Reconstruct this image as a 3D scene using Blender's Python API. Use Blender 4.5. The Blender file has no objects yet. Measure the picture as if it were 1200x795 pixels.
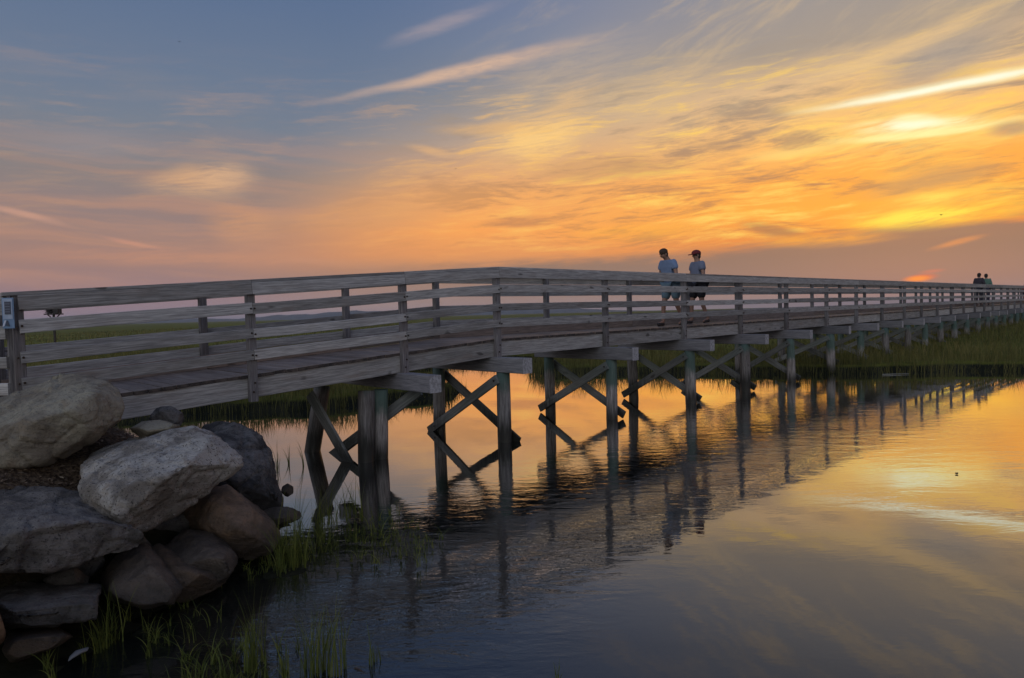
import bpy, bmesh, math, random
import numpy as np
from mathutils import Vector, Matrix, noise as mnoise
R = math.radians
random.seed(7); rng = np.random.default_rng(7)
scene = bpy.context.scene
COL = scene.collection

# ------------------------------------------------------------------ camera
EYE = 2.07; F = 800.0; Z0 = 11.1
PITCH = math.atan(29.5 / F); ROLL = R(1.4)
R0 = Vector((1, 0, 0)); U0 = Vector((0, math.sin(PITCH), math.cos(PITCH))); FW = Vector((0, math.cos(PITCH), -math.sin(PITCH)))
RC = R0 * math.cos(ROLL) - U0 * math.sin(ROLL)
UC = R0 * math.sin(ROLL) + U0 * math.cos(ROLL)
CAM = Vector((0, 0, EYE))
def ray(px, py):
    return (FW + RC * ((px - 600) / F) + UC * ((397.5 - py) / F))
def at(px, py, Y):                       # a point of the place at distance Y ahead, seen at photo position px, py
    d = ray(px, py); return CAM + d * (Y / d.y)
def onz(px, py, z=0.0):
    d = ray(px, py); return CAM + d * ((z - EYE) / d.z)
cam_d = bpy.data.cameras.new('camera'); cam = bpy.data.objects.new('camera', cam_d); COL.objects.link(cam)
cam_d.sensor_width = 36; cam_d.lens = 24; cam_d.clip_start = 0.05; cam_d.clip_end = 20000
cam.matrix_world = Matrix(((RC.x, UC.x, -FW.x, 0), (RC.y, UC.y, -FW.y, 0), (RC.z, UC.z, -FW.z, EYE), (0, 0, 0, 1)))
scene.camera = cam
scene.view_settings.view_transform = 'Standard'; scene.view_settings.look = 'None'
scene.view_settings.exposure = .12; scene.view_settings.gamma = 1
try: scene.view_settings.use_curve_mapping = False
except Exception: pass

# ------------------------------------------------------------------ helpers
def tag(o, label=None, cat=None, group=None, kind=None):
    if label: o['label'] = label
    if cat: o['category'] = cat
    if group: o['group'] = group
    if kind: o['kind'] = kind
    return o
def empty(name, loc=(0, 0, 0)):
    o = bpy.data.objects.new(name, None); COL.objects.link(o); o.location = loc; o.empty_display_size = .2
    return o
def mesh_obj(name, verts, faces, mat=None, parent=None, smooth=False, uvs=None):
    me = bpy.data.meshes.new(name); me.from_pydata([tuple(v) for v in verts], [], faces); me.update()
    if mat: me.materials.append(mat)
    if smooth: me.polygons.foreach_set('use_smooth', [True] * len(me.polygons))
    o = bpy.data.objects.new(name, me); COL.objects.link(o)
    if parent: attach(o, parent)
    return o
def attach(o, p):
    o.parent = p; o.matrix_parent_inverse = world_m(p).inverted()
def world_m(o):
    m = o.matrix_basis.copy()
    while o.parent:
        m = o.parent.matrix_basis @ (o.matrix_parent_inverse @ m); o = o.parent
    return m
def bm_obj(name, bm, mat, parent=None, smooth=False):
    me = bpy.data.meshes.new(name); bm.to_mesh(me); bm.free()
    if mat: me.materials.append(mat)
    if smooth: me.polygons.foreach_set('use_smooth', [True] * len(me.polygons))
    o = bpy.data.objects.new(name, me); COL.objects.link(o)
    if parent: attach(o, parent)
    return o
def lin(c):
    return tuple(((v / 255) / 12.92 if v / 255 <= .04045 else ((v / 255 + .055) / 1.055) ** 2.4) for v in c)

# node expression helper
class N:
    def __init__(s, g, sock): s.g = g; s.s = sock
    def _m(a, op, *b, clamp=False):
        n = a.g.nodes.new('ShaderNodeMath'); n.operation = op; n.use_clamp = clamp
        for i, v in enumerate((a,) + b):
            if isinstance(v, N): a.g.links.new(v.s, n.inputs[i])
            else: n.inputs[i].default_value = v
        return N(a.g, n.outputs[0])
    def __add__(a, b): return a._m('ADD', b)
    __radd__ = __add__
    def __mul__(a, b): return a._m('MULTIPLY', b)
    __rmul__ = __mul__
    def __sub__(a, b): return a._m('SUBTRACT', b)
    def __rsub__(a, b): return (a * -1.0) + b
    def __truediv__(a, b): return a._m('DIVIDE', b)
    def pow(a, b): return a._m('POWER', b)
    def abs(a): return a._m('ABSOLUTE')
    def exp(a): return a._m('EXPONENT')
    def clamp(a): return a._m('ADD', 0.0, clamp=True)
    def max(a, b): return a._m('MAXIMUM', b)
    def min(a, b): return a._m('MINIMUM', b)
    def smooth(a, lo, hi):
        n = a.g.nodes.new('ShaderNodeMapRange'); n.interpolation_type = 'SMOOTHSTEP'
        a.g.links.new(a.s, n.inputs[0]); n.inputs[1].default_value = lo; n.inputs[2].default_value = hi
        return N(a.g, n.outputs[0])
def vec(g, x, y, z=0.0):
    n = g.nodes.new('ShaderNodeCombineXYZ')
    for i, v in enumerate((x, y, z)):
        if isinstance(v, N): g.links.new(v.s, n.inputs[i])
        else: n.inputs[i].default_value = v
    return n.outputs[0]
def split(g, sock):
    n = g.nodes.new('ShaderNodeSeparateXYZ'); g.links.new(sock, n.inputs[0])
    return [N(g, n.outputs[i]) for i in range(3)]
def noise(g, v, scale=1.0, detail=4.0, rough=.5, dist=0.0, w=None):
    n = g.nodes.new('ShaderNodeTexNoise')
    if w is not None: n.noise_dimensions = '4D'; g.links.new(w.s, n.inputs['W'])
    if v is not None: g.links.new(v, n.inputs['Vector'])
    n.inputs['Scale'].default_value = scale; n.inputs['Detail'].default_value = detail
    n.inputs['Roughness'].default_value = rough; n.inputs['Distortion'].default_value = dist
    return N(g, n.outputs[0])
def mixc(g, f, a, b, mode='MIX'):
    n = g.nodes.new('ShaderNodeMix'); n.data_type = 'RGBA'; n.blend_type = mode; n.clamp_factor = True
    if isinstance(f, N): g.links.new(f.s, n.inputs[0])
    else: n.inputs[0].default_value = f
    for i, v in ((6, a), (7, b)):
        if isinstance(v, (tuple, list)): n.inputs[i].default_value = (*v[:3], 1)
        else: g.links.new(v, n.inputs[i])
    return n.outputs[2]
def ramp(g, x, stops):
    n = g.nodes.new('ShaderNodeValToRGB'); g.links.new(x.s, n.inputs[0]); cr = n.color_ramp
    while len(cr.elements) < len(stops): cr.elements.new(.5)
    for e, (p, c) in zip(cr.elements, stops): e.position = p
    for e, (p, c) in zip(cr.elements, stops): e.color = (*c, 1)
    return n.outputs[0]
def new_mat(name):
    m = bpy.data.materials.new(name); m.use_nodes = True; g = m.node_tree
    b = g.nodes['Principled BSDF']; return m, g, b
def setv(g, sock, v):
    if isinstance(v, N): g.links.new(v.s, sock)
    elif isinstance(v, bpy.types.NodeSocket): g.links.new(v, sock)
    elif isinstance(v, tuple): sock.default_value = (*v, 1) if len(v) == 3 else v
    else: sock.default_value = v
def bump(g, b, h, strength=.3, dist=.02):
    n = g.nodes.new('ShaderNodeBump'); n.inputs['Strength'].default_value = strength; n.inputs['Distance'].default_value = dist
    g.links.new(h.s, n.inputs['Height']); g.links.new(n.outputs[0], b.inputs['Normal'])

# ------------------------------------------------------------------ materials
def wood_mat(name, c1, c2, c3, wet=False, green=0.0, rough=.75, spec=.3):
    m, g, b = new_mat(name)
    tc = g.nodes.new('ShaderNodeTexCoord'); oi = g.nodes.new('ShaderNodeObjectInfo')
    rnd = N(g, oi.outputs['Random'])
    x, y, z = split(g, tc.outputs['Object'])
    off = rnd * 37.0
    grain = noise(g, vec(g, x * 1.6 + off, y * 42.0, z * 42.0 + off), 1.6, 6, .66, .5)
    fine = noise(g, vec(g, x * 5.0 + off, y * 150.0, z * 150.0), 1.0, 3, .6)
    blot = noise(g, vec(g, x * 1.3 + off, y * 6.0, z * 6.0), 1.3, 5, .7)
    knot = noise(g, vec(g, x * 3.1 + off, y * 9.0, z * 9.0 + off), 1.0, 1, .5).smooth(.70, .78)
    col = mixc(g, grain.smooth(.3, .72), c1, c2)
    col = mixc(g, blot.smooth(.48, .72) * .75, col, c3)
    col = mixc(g, (.62 - fine).smooth(.05, .3) * .5, col, tuple(v * .45 for v in c1))
    col = mixc(g, knot * .7, col, (.035, .028, .025))
    # every board has its own tone
    hv = g.nodes.new('ShaderNodeHueSaturation'); g.links.new(col, hv.inputs['Color'])
    setv(g, hv.inputs['Value'], rnd * .6 + .70); setv(g, hv.inputs['Saturation'], (rnd * 17.3)._m('FRACT') * .6 + .7)
    col = hv.outputs[0]
    if wet:
        geo = g.nodes.new('ShaderNodeNewGeometry'); wx, wy, wz = split(g, geo.outputs['Position'])
        nn = noise(g, vec(g, wx * 5.0, wy * 5.0, wz * 2.0), 1.5, 4, .6)
        jag = noise(g, vec(g, wx * 22.0, wy * 22.0, wz * 1.5), 1.0, 3, .6)
        g_amt = (wz + (nn - .5) * .5 + (rnd - .5) * .5).smooth(.72, .95)
        col = mixc(g, g_amt * green, col, (.060, .115, .095))
        algae = 1.0 - (wz + (jag - .5) * .45 + (rnd - .5) * .25).smooth(.12, .5)
        col = mixc(g, algae * .93, col, (.018, .018, .013))
        r_ = 1.0 - (wz + (nn - .5) * .2).smooth(.0, .3)
        setv(g, b.inputs['Roughness'], rough - r_ * .35)
    else: b.inputs['Roughness'].default_value = rough
    setv(g, b.inputs['Base Color'], col)
    b.inputs['Specular IOR Level'].default_value = spec
    bump(g, b, grain * .6 + fine * .4, .55, .006)
    return m
W_RAIL = wood_mat('weathered_rail_wood', (.22, .215, .21), (.50, .49, .475), (.29, .255, .23))
W_KICK = wood_mat('brown_kick_board_wood', (.15, .12, .10), (.31, .25, .215), (.22, .17, .14))
W_POST = wood_mat('weathered_post_wood', (.085, .08, .085), (.25, .235, .235), (.16, .14, .13))
W_CAP = wood_mat('cap_beam_wood', (.13, .13, .14), (.28, .27, .28), (.20, .195, .20))
W_DECK = wood_mat('deck_wood', (.17, .135, .115), (.34, .28, .24), (.25, .20, .17), rough=.55, spec=.5)
W_PILE = wood_mat('pile_wood', (.10, .092, .085), (.42, .39, .37), (.13, .11, .10), wet=True, green=.85)
W_BRACE = wood_mat('brace_wood', (.12, .125, .12), (.27, .27, .255), (.17, .19, .17), wet=True, green=.25)
def simple(name, c, rough=.7, metal=0, nscale=0, c2=None):
    m, g, b = new_mat(name)
    if nscale:
        tc = g.nodes.new('ShaderNodeTexCoord'); n = noise(g, tc.outputs['Object'], nscale, 4, .6)
        setv(g, b.inputs['Base Color'], mixc(g, n.smooth(.35, .65), c, c2 or tuple(v * .5 for v in c)))
    else: setv(g, b.inputs['Base Color'], c)
    b.inputs['Roughness'].default_value = rough; b.inputs['Metallic'].default_value = metal
    return m
M_BOLT = simple('dark_iron', (.03, .028, .027), .5, .7, 40, (.06, .035, .02))
M_END = simple('painted_lit_end', (.42, .42, .44), .8, 0, 25, (.24, .235, .24))  # cap beam ends painted paler to carry the brighter light on them
M_EDGE = simple('dark_plank_end', (.035, .03, .028), .9, 0, 12, (.10, .08, .07))
M_PLATE = simple('pale_galvanised_plate', (.35, .36, .37), .5, .6, 30, (.2, .2, .2))

def rock_mat(name, base, light, warm, speck=.5, dark=1.0):
    m, g, b = new_mat(name)
    geo = g.nodes.new('ShaderNodeNewGeometry'); tc = g.nodes.new('ShaderNodeTexCoord'); P = tc.outputs['Object']
    wx, wy, wz = split(g, geo.outputs['Position']); nx, ny, nz = split(g, geo.outputs['True Normal'])
    big = noise(g, P, 2.2, 5, .6, .4); med = noise(g, P, 9, 6, .65, .3); sp = noise(g, P, 55, 3, .7); sp2 = noise(g, P, 24, 5, .85)
    x, y, z = split(g, P)
    strata = noise(g, vec(g, x * 3.0, y * 3.0, z * 22.0 + x * 6.0), 1.2, 5, .65, .8)
    col = mixc(g, (big * .6 + med * .4).smooth(.42, .58), base, light)
    col = mixc(g, med.smooth(.5, .72) * .7, col, warm)
    col = mixc(g, strata.smooth(.52, .75) * .5, col, tuple(v * .5 for v in base))
    col = mixc(g, sp.smooth(.56, .66) * speck, col, tuple(v * .22 for v in base))
    col = mixc(g, sp2.smooth(.60, .70) * speck * .9, col, tuple(min(.6, v * 1.7) for v in light))
    lich = noise(g, P, 5.5, 5, .7, 1.0).smooth(.60, .67)
    col = mixc(g, lich * .35, col, (.13, .14, .12))
    tide_shade = 1.0 - (wz + (big - .5) * .5 + (med - .5) * .25).smooth(.12, .66)  # algae tide mark, raised so its dark colour also paints shade low down
    col = mixc(g, tide_shade * .8, col, (.028, .026, .020))
    setv(g, b.inputs['Base Color'], col); setv(g, b.inputs['Roughness'], .85 - tide_shade * .4)
    b.inputs['Specular IOR Level'].default_value = .35
    bump(g, b, med * .6 + sp2 * .55 + sp * .22 + strata * .45 + big * .3, 1.0, .055)
    return m
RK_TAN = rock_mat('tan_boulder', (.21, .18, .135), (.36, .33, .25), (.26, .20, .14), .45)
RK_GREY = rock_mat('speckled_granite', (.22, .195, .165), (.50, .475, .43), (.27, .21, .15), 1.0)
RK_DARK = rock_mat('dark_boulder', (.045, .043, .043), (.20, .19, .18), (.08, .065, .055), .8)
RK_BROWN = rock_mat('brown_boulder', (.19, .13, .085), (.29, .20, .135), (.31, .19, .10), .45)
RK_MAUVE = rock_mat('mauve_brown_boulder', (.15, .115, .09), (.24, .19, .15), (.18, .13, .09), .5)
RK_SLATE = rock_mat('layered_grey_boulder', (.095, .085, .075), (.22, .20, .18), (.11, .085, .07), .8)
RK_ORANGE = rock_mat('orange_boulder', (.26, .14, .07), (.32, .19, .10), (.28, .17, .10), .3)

# ------------------------------------------------------------------ terrain
BANK = [(-2.6, -6), (-2.75, 3.2), (-2.75, 4.1), (-2.6, 4.7), (-2.42, 5.2), (-2.15, 5.8), (-2.2, 6.5), (-2.55, 7.3), (-3.2, 8.2), (-4.2, 9.0), (-5.5, 10.2), (-8, 12.0),
        (-12, 14.0), (-60, 16), (-60, -30), (-2.6, -30)]
MARSH = [(-40, 12.5), (-12, 14.0), (-9, 14.6), (-6.2, 15.2), (-3.9, 15.9), (-2.3, 16.9), (-1.15, 18.0), (-1.3, 18.7), (-3.2, 19.8), (-4.0, 24.5), (-3, 29.0), (-.5, 31.0), (1.6, 29),
         (1.2, 25), (.95, 22.7), (2.0, 22.4), (3, 22.9), (6, 22.2), (8, 21.1), (9.5, 20.8), (12, 20.4), (16, 20.3), (24, 19.3), (40, 16), (90, 4), (400, -60), (9000, -60), (9000, 9000), (-9000, 9000),
         (-9000, -60), (-40, -20)]
def poly_sd(P, poly):                     # signed distance, positive inside
    poly = np.array(poly, float); n = len(poly); d = np.full(len(P), 1e18); ins = np.zeros(len(P), bool)
    for i in range(n):
        a = poly[i]; b = poly[(i + 1) % n]; e = b - a; w = P - a
        t = np.clip((w @ e) / (e @ e), 0, 1); q = w - t[:, None] * e
        d = np.minimum(d, (q ** 2).sum(1))
        c = ((a[1] > P[:, 1]) != (b[1] > P[:, 1]))
        with np.errstate(divide='ignore', invalid='ignore'):
            xi = (b[0] - a[0]) * (P[:, 1] - a[1]) / (b[1] - a[1] if b[1] != a[1] else 1e-12) + a[0]
        ins ^= c & (P[:, 0] < xi)
    d = np.sqrt(d); return np.where(ins, d, -d)
def wob(P, s, k=1.0):
    x, y = P[:, 0] * s, P[:, 1] * s
    return (np.sin(x * 1.7 + 1.3 * np.sin(y * 1.1)) + np.sin(y * 2.3 + 1.7 * np.sin(x * .9 + 2)) + .6 * np.sin(x * 4.1 + y * 3.3) + .4 * np.sin(x * 7.3 - y * 6.1)) * k / 3
def sst(t): t = np.clip(t, 0, 1); return t * t * (3 - 2 * t)
BAR = [((-1.5, 6.6), .85, -.01), ((-2.0, 5.5), .9, .0), ((-2.3, 4.6), .8, .0)]
def height(P):
    sb = poly_sd(P, BANK) + wob(P, 1.3, .10); sm = poly_sd(P, MARSH) + wob(P, .8, .42)
    hb = np.where(sb > 0, 1.0 * sst(sb / 1.7) + .03 * wob(P, 5), -.55 * sst(-sb / 2.2))
    hm = np.where(sm > 0, .26 * sst(sm / .35) + .05 * wob(P, .7) + .02 * wob(P, 3), -.9 * sst(-sm / 2.0))
    hm = hm + .40 * sst((P[:, 1] - 25) / 15) * sst((P[:, 0] - 4) / 9) * (sm > 0)
    h = np.maximum(hb, hm)
    for (c, r, a) in BAR:
        d = np.hypot(P[:, 0] - c[0], (P[:, 1] - c[1]) * 2.2) / r
        h = np.maximum(h, np.where(d < 1.6, a - .10 * d * d + .028 * wob(P, 7) + .012 * wob(P, 23), -9))
    return h
def graded(lo, hi, fine, c0, n):
    k = np.linspace(-1, 1, n); return k
gx = np.concatenate([-np.geomspace(9000, 14.2, 60), np.arange(-14, -6, .3), np.arange(-6, 1, .09), np.arange(1, 26, .25), np.geomspace(26.3, 9000, 60)])
gy = np.concatenate([-np.geomspace(200, 2.2, 12), np.arange(-2, 2.8, .5), np.arange(3, 10, .09), np.arange(10, 34, .2), np.geomspace(34.5, 9000, 70)])
GX, GY = np.meshgrid(gx, gy); P = np.stack([GX.ravel(), GY.ravel()], 1); H = height(P)
nx_, ny_ = len(gx), len(gy); idx = np.arange(nx_ * ny_).reshape(ny_, nx_)
fc = np.stack([idx[:-1, :-1], idx[:-1, 1:], idx[1:, 1:], idx[1:, :-1]], -1).reshape(-1, 4)
def np_mesh(name, V, Fq, mat, smooth=True):
    me = bpy.data.meshes.new(name); me.vertices.add(len(V)); me.vertices.foreach_set('co', np.asarray(V, np.float32).ravel())
    k = Fq.shape[1]; me.loops.add(Fq.size); me.loops.foreach_set('vertex_index', Fq.astype(np.int32).ravel())
    me.polygons.add(len(Fq)); me.polygons.foreach_set('loop_start', np.arange(0, Fq.size, k, dtype=np.int32))
    me.polygons.foreach_set('use_smooth', np.full(len(Fq), smooth)); me.update(calc_edges=True); me.validate()
    me.materials.append(mat); o = bpy.data.objects.new(name, me); COL.objects.link(o); return o
m_ground, g, b = new_mat('marsh_ground')
geo = g.nodes.new('ShaderNodeNewGeometry'); Pn = geo.outputs['Position']; wx, wy, wz = split(g, Pn)
n1 = noise(g, vec(g, wx * .02, wy * .08), 1.0, 5, .6); n2 = noise(g, Pn, 1.6, 6, .65); n3 = noise(g, Pn, 26, 5, .75); n4 = noise(g, vec(g, wx * .3, wy * 1.2), 1.0, 5, .6)
grass = mixc(g, n1.smooth(.35, .65), (.095, .105, .018), (.16, .165, .03))
grass = mixc(g, n4.smooth(.5, .7) * .7, grass, (.045, .05, .012))
mud = mixc(g, n2.smooth(.4, .6), (.014, .016, .009), (.032, .032, .018))
litter = mixc(g, n3.smooth(.4, .62), (.045, .030, .020), (.17, .12, .075))
ismarsh = wz.smooth(.16, .24) * wy.smooth(11.5, 14.0)
isbank = wz.smooth(.30, .55) * (1.0 - wy.smooth(11.0, 14.0))
col = mixc(g, ismarsh, mud, grass); col = mixc(g, isbank, col, litter)
setv(g, b.inputs['Base Color'], col); b.inputs['Roughness'].default_value = .95; b.inputs['Specular IOR Level'].default_value = .1
bump(g, b, n3 + n2, .9, .04)
ground = np_mesh('ground', np.stack([P[:, 0], P[:, 1], H], 1), fc, m_ground); tag(ground, kind='structure')

# hills far off on the left
def hills():
    xs = np.linspace(-3600, 700, 240); V = []; Fs = []
    for i, x in enumerate(xs):
        h = 24 + 9 * math.sin(x * .0021 + 1) + 5 * math.sin(x * .007) + 2.5 * math.sin(x * .021 + 2) + 1.2 * math.sin(x * .06) + random.uniform(-.8, .8)
        h *= float(sst(np.array((650 - x) / 900))) 
        if x > -3550: pass
        for (dy, k) in ((-160, 0), (-80, .55), (0, 1), (120, .9), (400, 0)):
            V.append((x, 2600 + dy - x * .05, .2 + h * k))
    n = 5
    for i in range(len(xs) - 1):
        for j in range(n - 1):
            a = i * n + j; Fs.append((a, a + n, a + n + 1, a + 1))
    m, g, b = new_mat('wooded_hills'); tcn = g.nodes.new('ShaderNodeNewGeometry'); nn = noise(g, tcn.outputs['Position'], .03, 5, .6)
    setv(g, b.inputs['Base Color'], mixc(g, nn.smooth(.4, .6), (.06, .08, .085), (.10, .12, .12))); b.inputs['Roughness'].default_value = 1
    return tag(mesh_obj('hills', V, Fs, m, smooth=True), kind='structure')
hills()

# ------------------------------------------------------------------ water
m_water, g, b = new_mat('water'); g.nodes.remove(b)
geo = g.nodes.new('ShaderNodeNewGeometry'); wx, wy, wz = split(g, geo.outputs['Position'])
W1 = noise(g, vec(g, wx * 1.6, wy * 4.2), 1.1, 3, .55, .4); W2 = noise(g, vec(g, wx * 8.0, wy * 15.0), 1.1, 3, .6, .6); W3 = noise(g, vec(g, wx * .5, wy * 1.1), 1.0, 2, .5)
patch = noise(g, vec(g, wx * .28, wy * .42, 3.0), 1.0, 3, .55)
# wind-ruffled band crossing the creek beside the boardwalk, calm water nearer the right
dline = (wy - wx * 1.3) / 1.64
dn = dline + (patch - .5) * 1.2
band = dn.smooth(2.0, 3.1) * (1.0 - dn.smooth(4.8, 6.3))
band = band * (1.0 - (wx - 3.5).smooth(0, 5) * .55)
light = wx.smooth(.8, 4.0) * (1.0 - wy.smooth(11, 17)) * wy.smooth(6.2, 9)
amp = (patch.smooth(.35, .7) * .7 + .45) * (band * .50 + .025 + light * .20)
hgt = (W2 * .36 + W1 * 1.3) * amp + (W3 * .04 + W1 * .02) * (1.0 - wy.smooth(8, 13))
bn = g.nodes.new('ShaderNodeBump'); bn.inputs['Strength'].default_value = 1.0; bn.inputs['Distance'].default_value = .011
g.links.new(hgt.s, bn.inputs['Height'])
lw = g.nodes.new('ShaderNodeLayerWeight'); lw.inputs['Blend'].default_value = .5; g.links.new(bn.outputs[0], lw.inputs['Normal'])
fr = g.nodes.new('ShaderNodeValToRGB'); g.links.new(lw.outputs['Facing'], fr.inputs[0]); cr = fr.color_ramp
for k in range(5): cr.elements.new(.5)
for e_, (p_, v_) in zip(cr.elements, [(0, .04), (.45, .11), (.56, .18), (.70, .37), (.80, .66), (.90, .88), (1, .97)]): e_.position = p_
for e_, (p_, v_) in zip(cr.elements, [(0, .04), (.45, .11), (.56, .18), (.70, .37), (.80, .66), (.90, .88), (1, .97)]): e_.color = (v_, v_, v_, 1)
gl = g.nodes.new('ShaderNodeBsdfGlossy'); gl.inputs['Roughness'].default_value = .012; gl.inputs['Color'].default_value = (1, 1, 1, 1); g.links.new(bn.outputs[0], gl.inputs['Normal'])
tr = g.nodes.new('ShaderNodeBsdfTransparent'); tr.inputs['Color'].default_value = (.30, .33, .27, 1)
df = g.nodes.new('ShaderNodeBsdfDiffuse'); df.inputs['Color'].default_value = (.014, .018, .016, 1)
mx = g.nodes.new('ShaderNodeMixShader'); mx.inputs[0].default_value = .5; g.links.new(tr.outputs[0], mx.inputs[1]); g.links.new(df.outputs[0], mx.inputs[2])
m2 = g.nodes.new('ShaderNodeMixShader'); g.links.new(fr.outputs[0], m2.inputs[0]); g.links.new(mx.outputs[0], m2.inputs[1]); g.links.new(gl.outputs[0], m2.inputs[2])
g.links.new(m2.outputs[0], g.nodes['Material Output'].inputs[0])
water = mesh_obj('water', [(-400, -150, 0), (400, -150, 0), (400, 400, 0), (-400, 400, 0)], [(0, 1, 2, 3)], m_water); tag(water, kind='structure')

# ------------------------------------------------------------------ boardwalk bridge
class MB:                                  # collects boards in one local frame
    def __init__(s): s.v = []; s.f = []
    def box(s, o, ax, ay, az, lx, ly, lz, bev=.0):
        b0 = len(s.v)
        for sx in (-1, 1):
            for sy in (-1, 1):
                for sz in (-1, 1): s.v.append(o + ax * (sx * lx / 2) + ay * (sy * ly / 2) + az * (sz * lz / 2))
        for q in ((0, 1, 3, 2), (4, 6, 7, 5), (0, 4, 5, 1), (2, 3, 7, 6), (0, 2, 6, 4), (1, 5, 7, 3)): s.f.append(tuple(b0 + i for i in q))
def board(name, a, b_, th, ht, mat, parent, up=Vector((0, 0, 1)), side=None, ext=0.0, bev=.004, bow=0.0, ends=None):
    """one board from a to b: local x along it, y thickness, z height"""
    a = Vector(a); b_ = Vector(b_); L = (b_ - a).length + 2 * ext; ax = (b_ - a).normalized()
    if side is None:
        ay = up.cross(ax).normalized(); az = ax.cross(ay).normalized()
    else:
        az = ax.cross(side).normalized(); ay = az.cross(ax).normalized()
    mid = (a + b_) / 2
    bm = bmesh.new(); n = max(1, int(L / .35)); rings = []
    c = bev
    prof = [(-th / 2 + c, -ht / 2), (th / 2 - c, -ht / 2), (th / 2, -ht / 2 + c), (th / 2, ht / 2 - c), (th / 2 - c, ht / 2), (-th / 2 + c, ht / 2), (-th / 2, ht / 2 - c), (-th / 2, -ht / 2 + c)]
    bw = random.uniform(-1, 1) * bow; tw = random.uniform(-1, 1) * bow
    for i in range(n + 1):
        t = i / n; x = (t - .5) * L; dz = bw * (1 - (2 * t - 1) ** 2); dy = tw * (1 - (2 * t - 1) ** 2)
        rings.append([bm.verts.new((x, y + dy, z + dz)) for y, z in prof])
    for i in range(n):
        for j in range(8): bm.faces.new((rings[i][j], rings[i][(j + 1) % 8], rings[i + 1][(j + 1) % 8], rings[i + 1][j]))
    for f_ in (bm.faces.new(rings[0][::-1]), bm.faces.new(rings[-1])): f_.material_index = 1 if ends else 0
    bmesh.ops.recalc_face_normals(bm, faces=bm.faces)
    me = bpy.data.meshes.new(name); bm.to_mesh(me); bm.free(); me.materials.append(mat)
    if ends: me.materials.append(ends)
    o = bpy.data.objects.new(name, me); COL.objects.link(o)
    o.matrix_basis = Matrix(((ax.x, ay.x, az.x, mid.x), (ax.y, ay.y, az.y, mid.y), (ax.z, ay.z, az.z, mid.z), (0, 0, 0, 1)))
    attach(o, parent); return o
def pile(name, a, b_, r0, r1, mat, parent):
    a = Vector(a); b_ = Vector(b_); ax = (b_ - a).normalized(); ay = ax.cross(Vector((0, 1, .01))).normalized(); az = ax.cross(ay); L = (b_ - a).length
    bm = bmesh.new(); n = 10; K = 18; rings = []; ph = random.uniform(0, 9)
    for i in range(n + 1):
        t = i / n; rr = r0 + (r1 - r0) * t; ring = []
        for k in range(K):
            an = 2 * math.pi * k / K; q = rr * (1 + .05 * math.sin(3 * an + ph) + .03 * math.sin(7 * an + ph * 2 + t * 2) + random.uniform(-.012, .012))
            ring.append(bm.verts.new(((t - .5) * L, q * math.cos(an), q * math.sin(an))))
        rings.append(ring)
    for i in range(n):
        for k in range(K): bm.faces.new((rings[i][k], rings[i][(k + 1) % K], rings[i + 1][(k + 1) % K], rings[i + 1][k]))
    bm.faces.new(rings[0][::-1]); bm.faces.new(rings[-1]); bmesh.ops.recalc_face_normals(bm, faces=bm.faces)
    me = bpy.data.meshes.new(name); bm.to_mesh(me); bm.free(); me.materials.append(mat)
    me.polygons.foreach_set('use_smooth', [len(p.vertices) == 4 for p in me.polygons])
    o = bpy.data.objects.new(name, me); COL.objects.link(o); mid = (a + b_) / 2
    o.matrix_basis = Matrix(((ax.x, ay.x, az.x, mid.x), (ax.y, ay.y, az.y, mid.y), (ax.z, ay.z, az.z, mid.z), (0, 0, 0, 1)))
    attach(o, parent); return o
bm = bmesh.new(); bmesh.ops.create_cone(bm, cap_ends=True, segments=8, radius1=1, radius2=.8, depth=1)
BOLT = bpy.data.meshes.new('bolt'); bm.to_mesh(BOLT); bm.free(); BOLT.materials.append(M_BOLT)
def bolts(parent, pts, nrm, r=.014):
    q = Vector((0, 0, 1)).rotation_difference(nrm).to_matrix().to_4x4()
    for p in pts:
        o = bpy.data.objects.new('bolt', BOLT); COL.objects.link(o)
        o.matrix_basis = Matrix.Translation(p + nrm * .006) @ q @ Matrix.Diagonal((r, r, .014, 1)); attach(o, parent)

# near-side posts, from where they stand in the photograph
UZ = Z0 / F                                # metres per picture unit at Z0
near = []                                  # (X, Y, rail top z)
for s in (1.0, .633, .284):
    near.append(((-.02125 - .423 * s) * Z0, (1 - .385 * s) * Z0, EYE + (55.4 - 30.7 * s) * UZ))
ts = [0, .184, .366, .536, .709, .896, 1.063, 1.232, 1.406, 1.556, 1.714, 1.867, 2.026, 2.179, 2.321, 2.462, 2.615, 2.748, 2.883, 3.025, 3.17, 3.31, 3.45, 3.59, 3.73]
for t in ts:
    X = (-.02125 + t * 1.0) * Z0 * 1.0; Y = (1 + t) * Z0
    near.append((X, Y, EYE + (55.4 + 6.3 * t) * UZ))
NP = [Vector(p) for p in near]; NN = len(NP)
wd = [.155, .155, .15, .145, .137] + [.131] * 30
dirs = []
for i in range(NN):
    a = NP[max(0, i - 1)] if i != 4 else NP[3]; c = NP[min(NN - 1, i + 1)]
    if i < 3: a, c = NP[0], NP[3]
    d = (c - a); d.z = 0; dirs.append(d.normalized())
dirs[3] = (dirs[2] + dirs[4]).normalized()
PERP = [Vector((-d.y, d.x, 0)) for d in dirs]       # towards the far side
FP = [NP[i] + PERP[i] * wd[i] * Z0 for i in range(NN)]
bridge = empty('wooden_boardwalk_bridge', (NP[3].x, NP[3].y, 0))
tag(bridge, 'long weathered grey timber boardwalk bridge with railings crossing the tidal creek on piles', 'bridge')
PT = .095
RL = [(0, .185), (.29, .135), (.60, .115), (.862, .122)]
DECK = 1.17
def off(v, dz): return Vector((v.x, v.y, v.z + dz))
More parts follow.
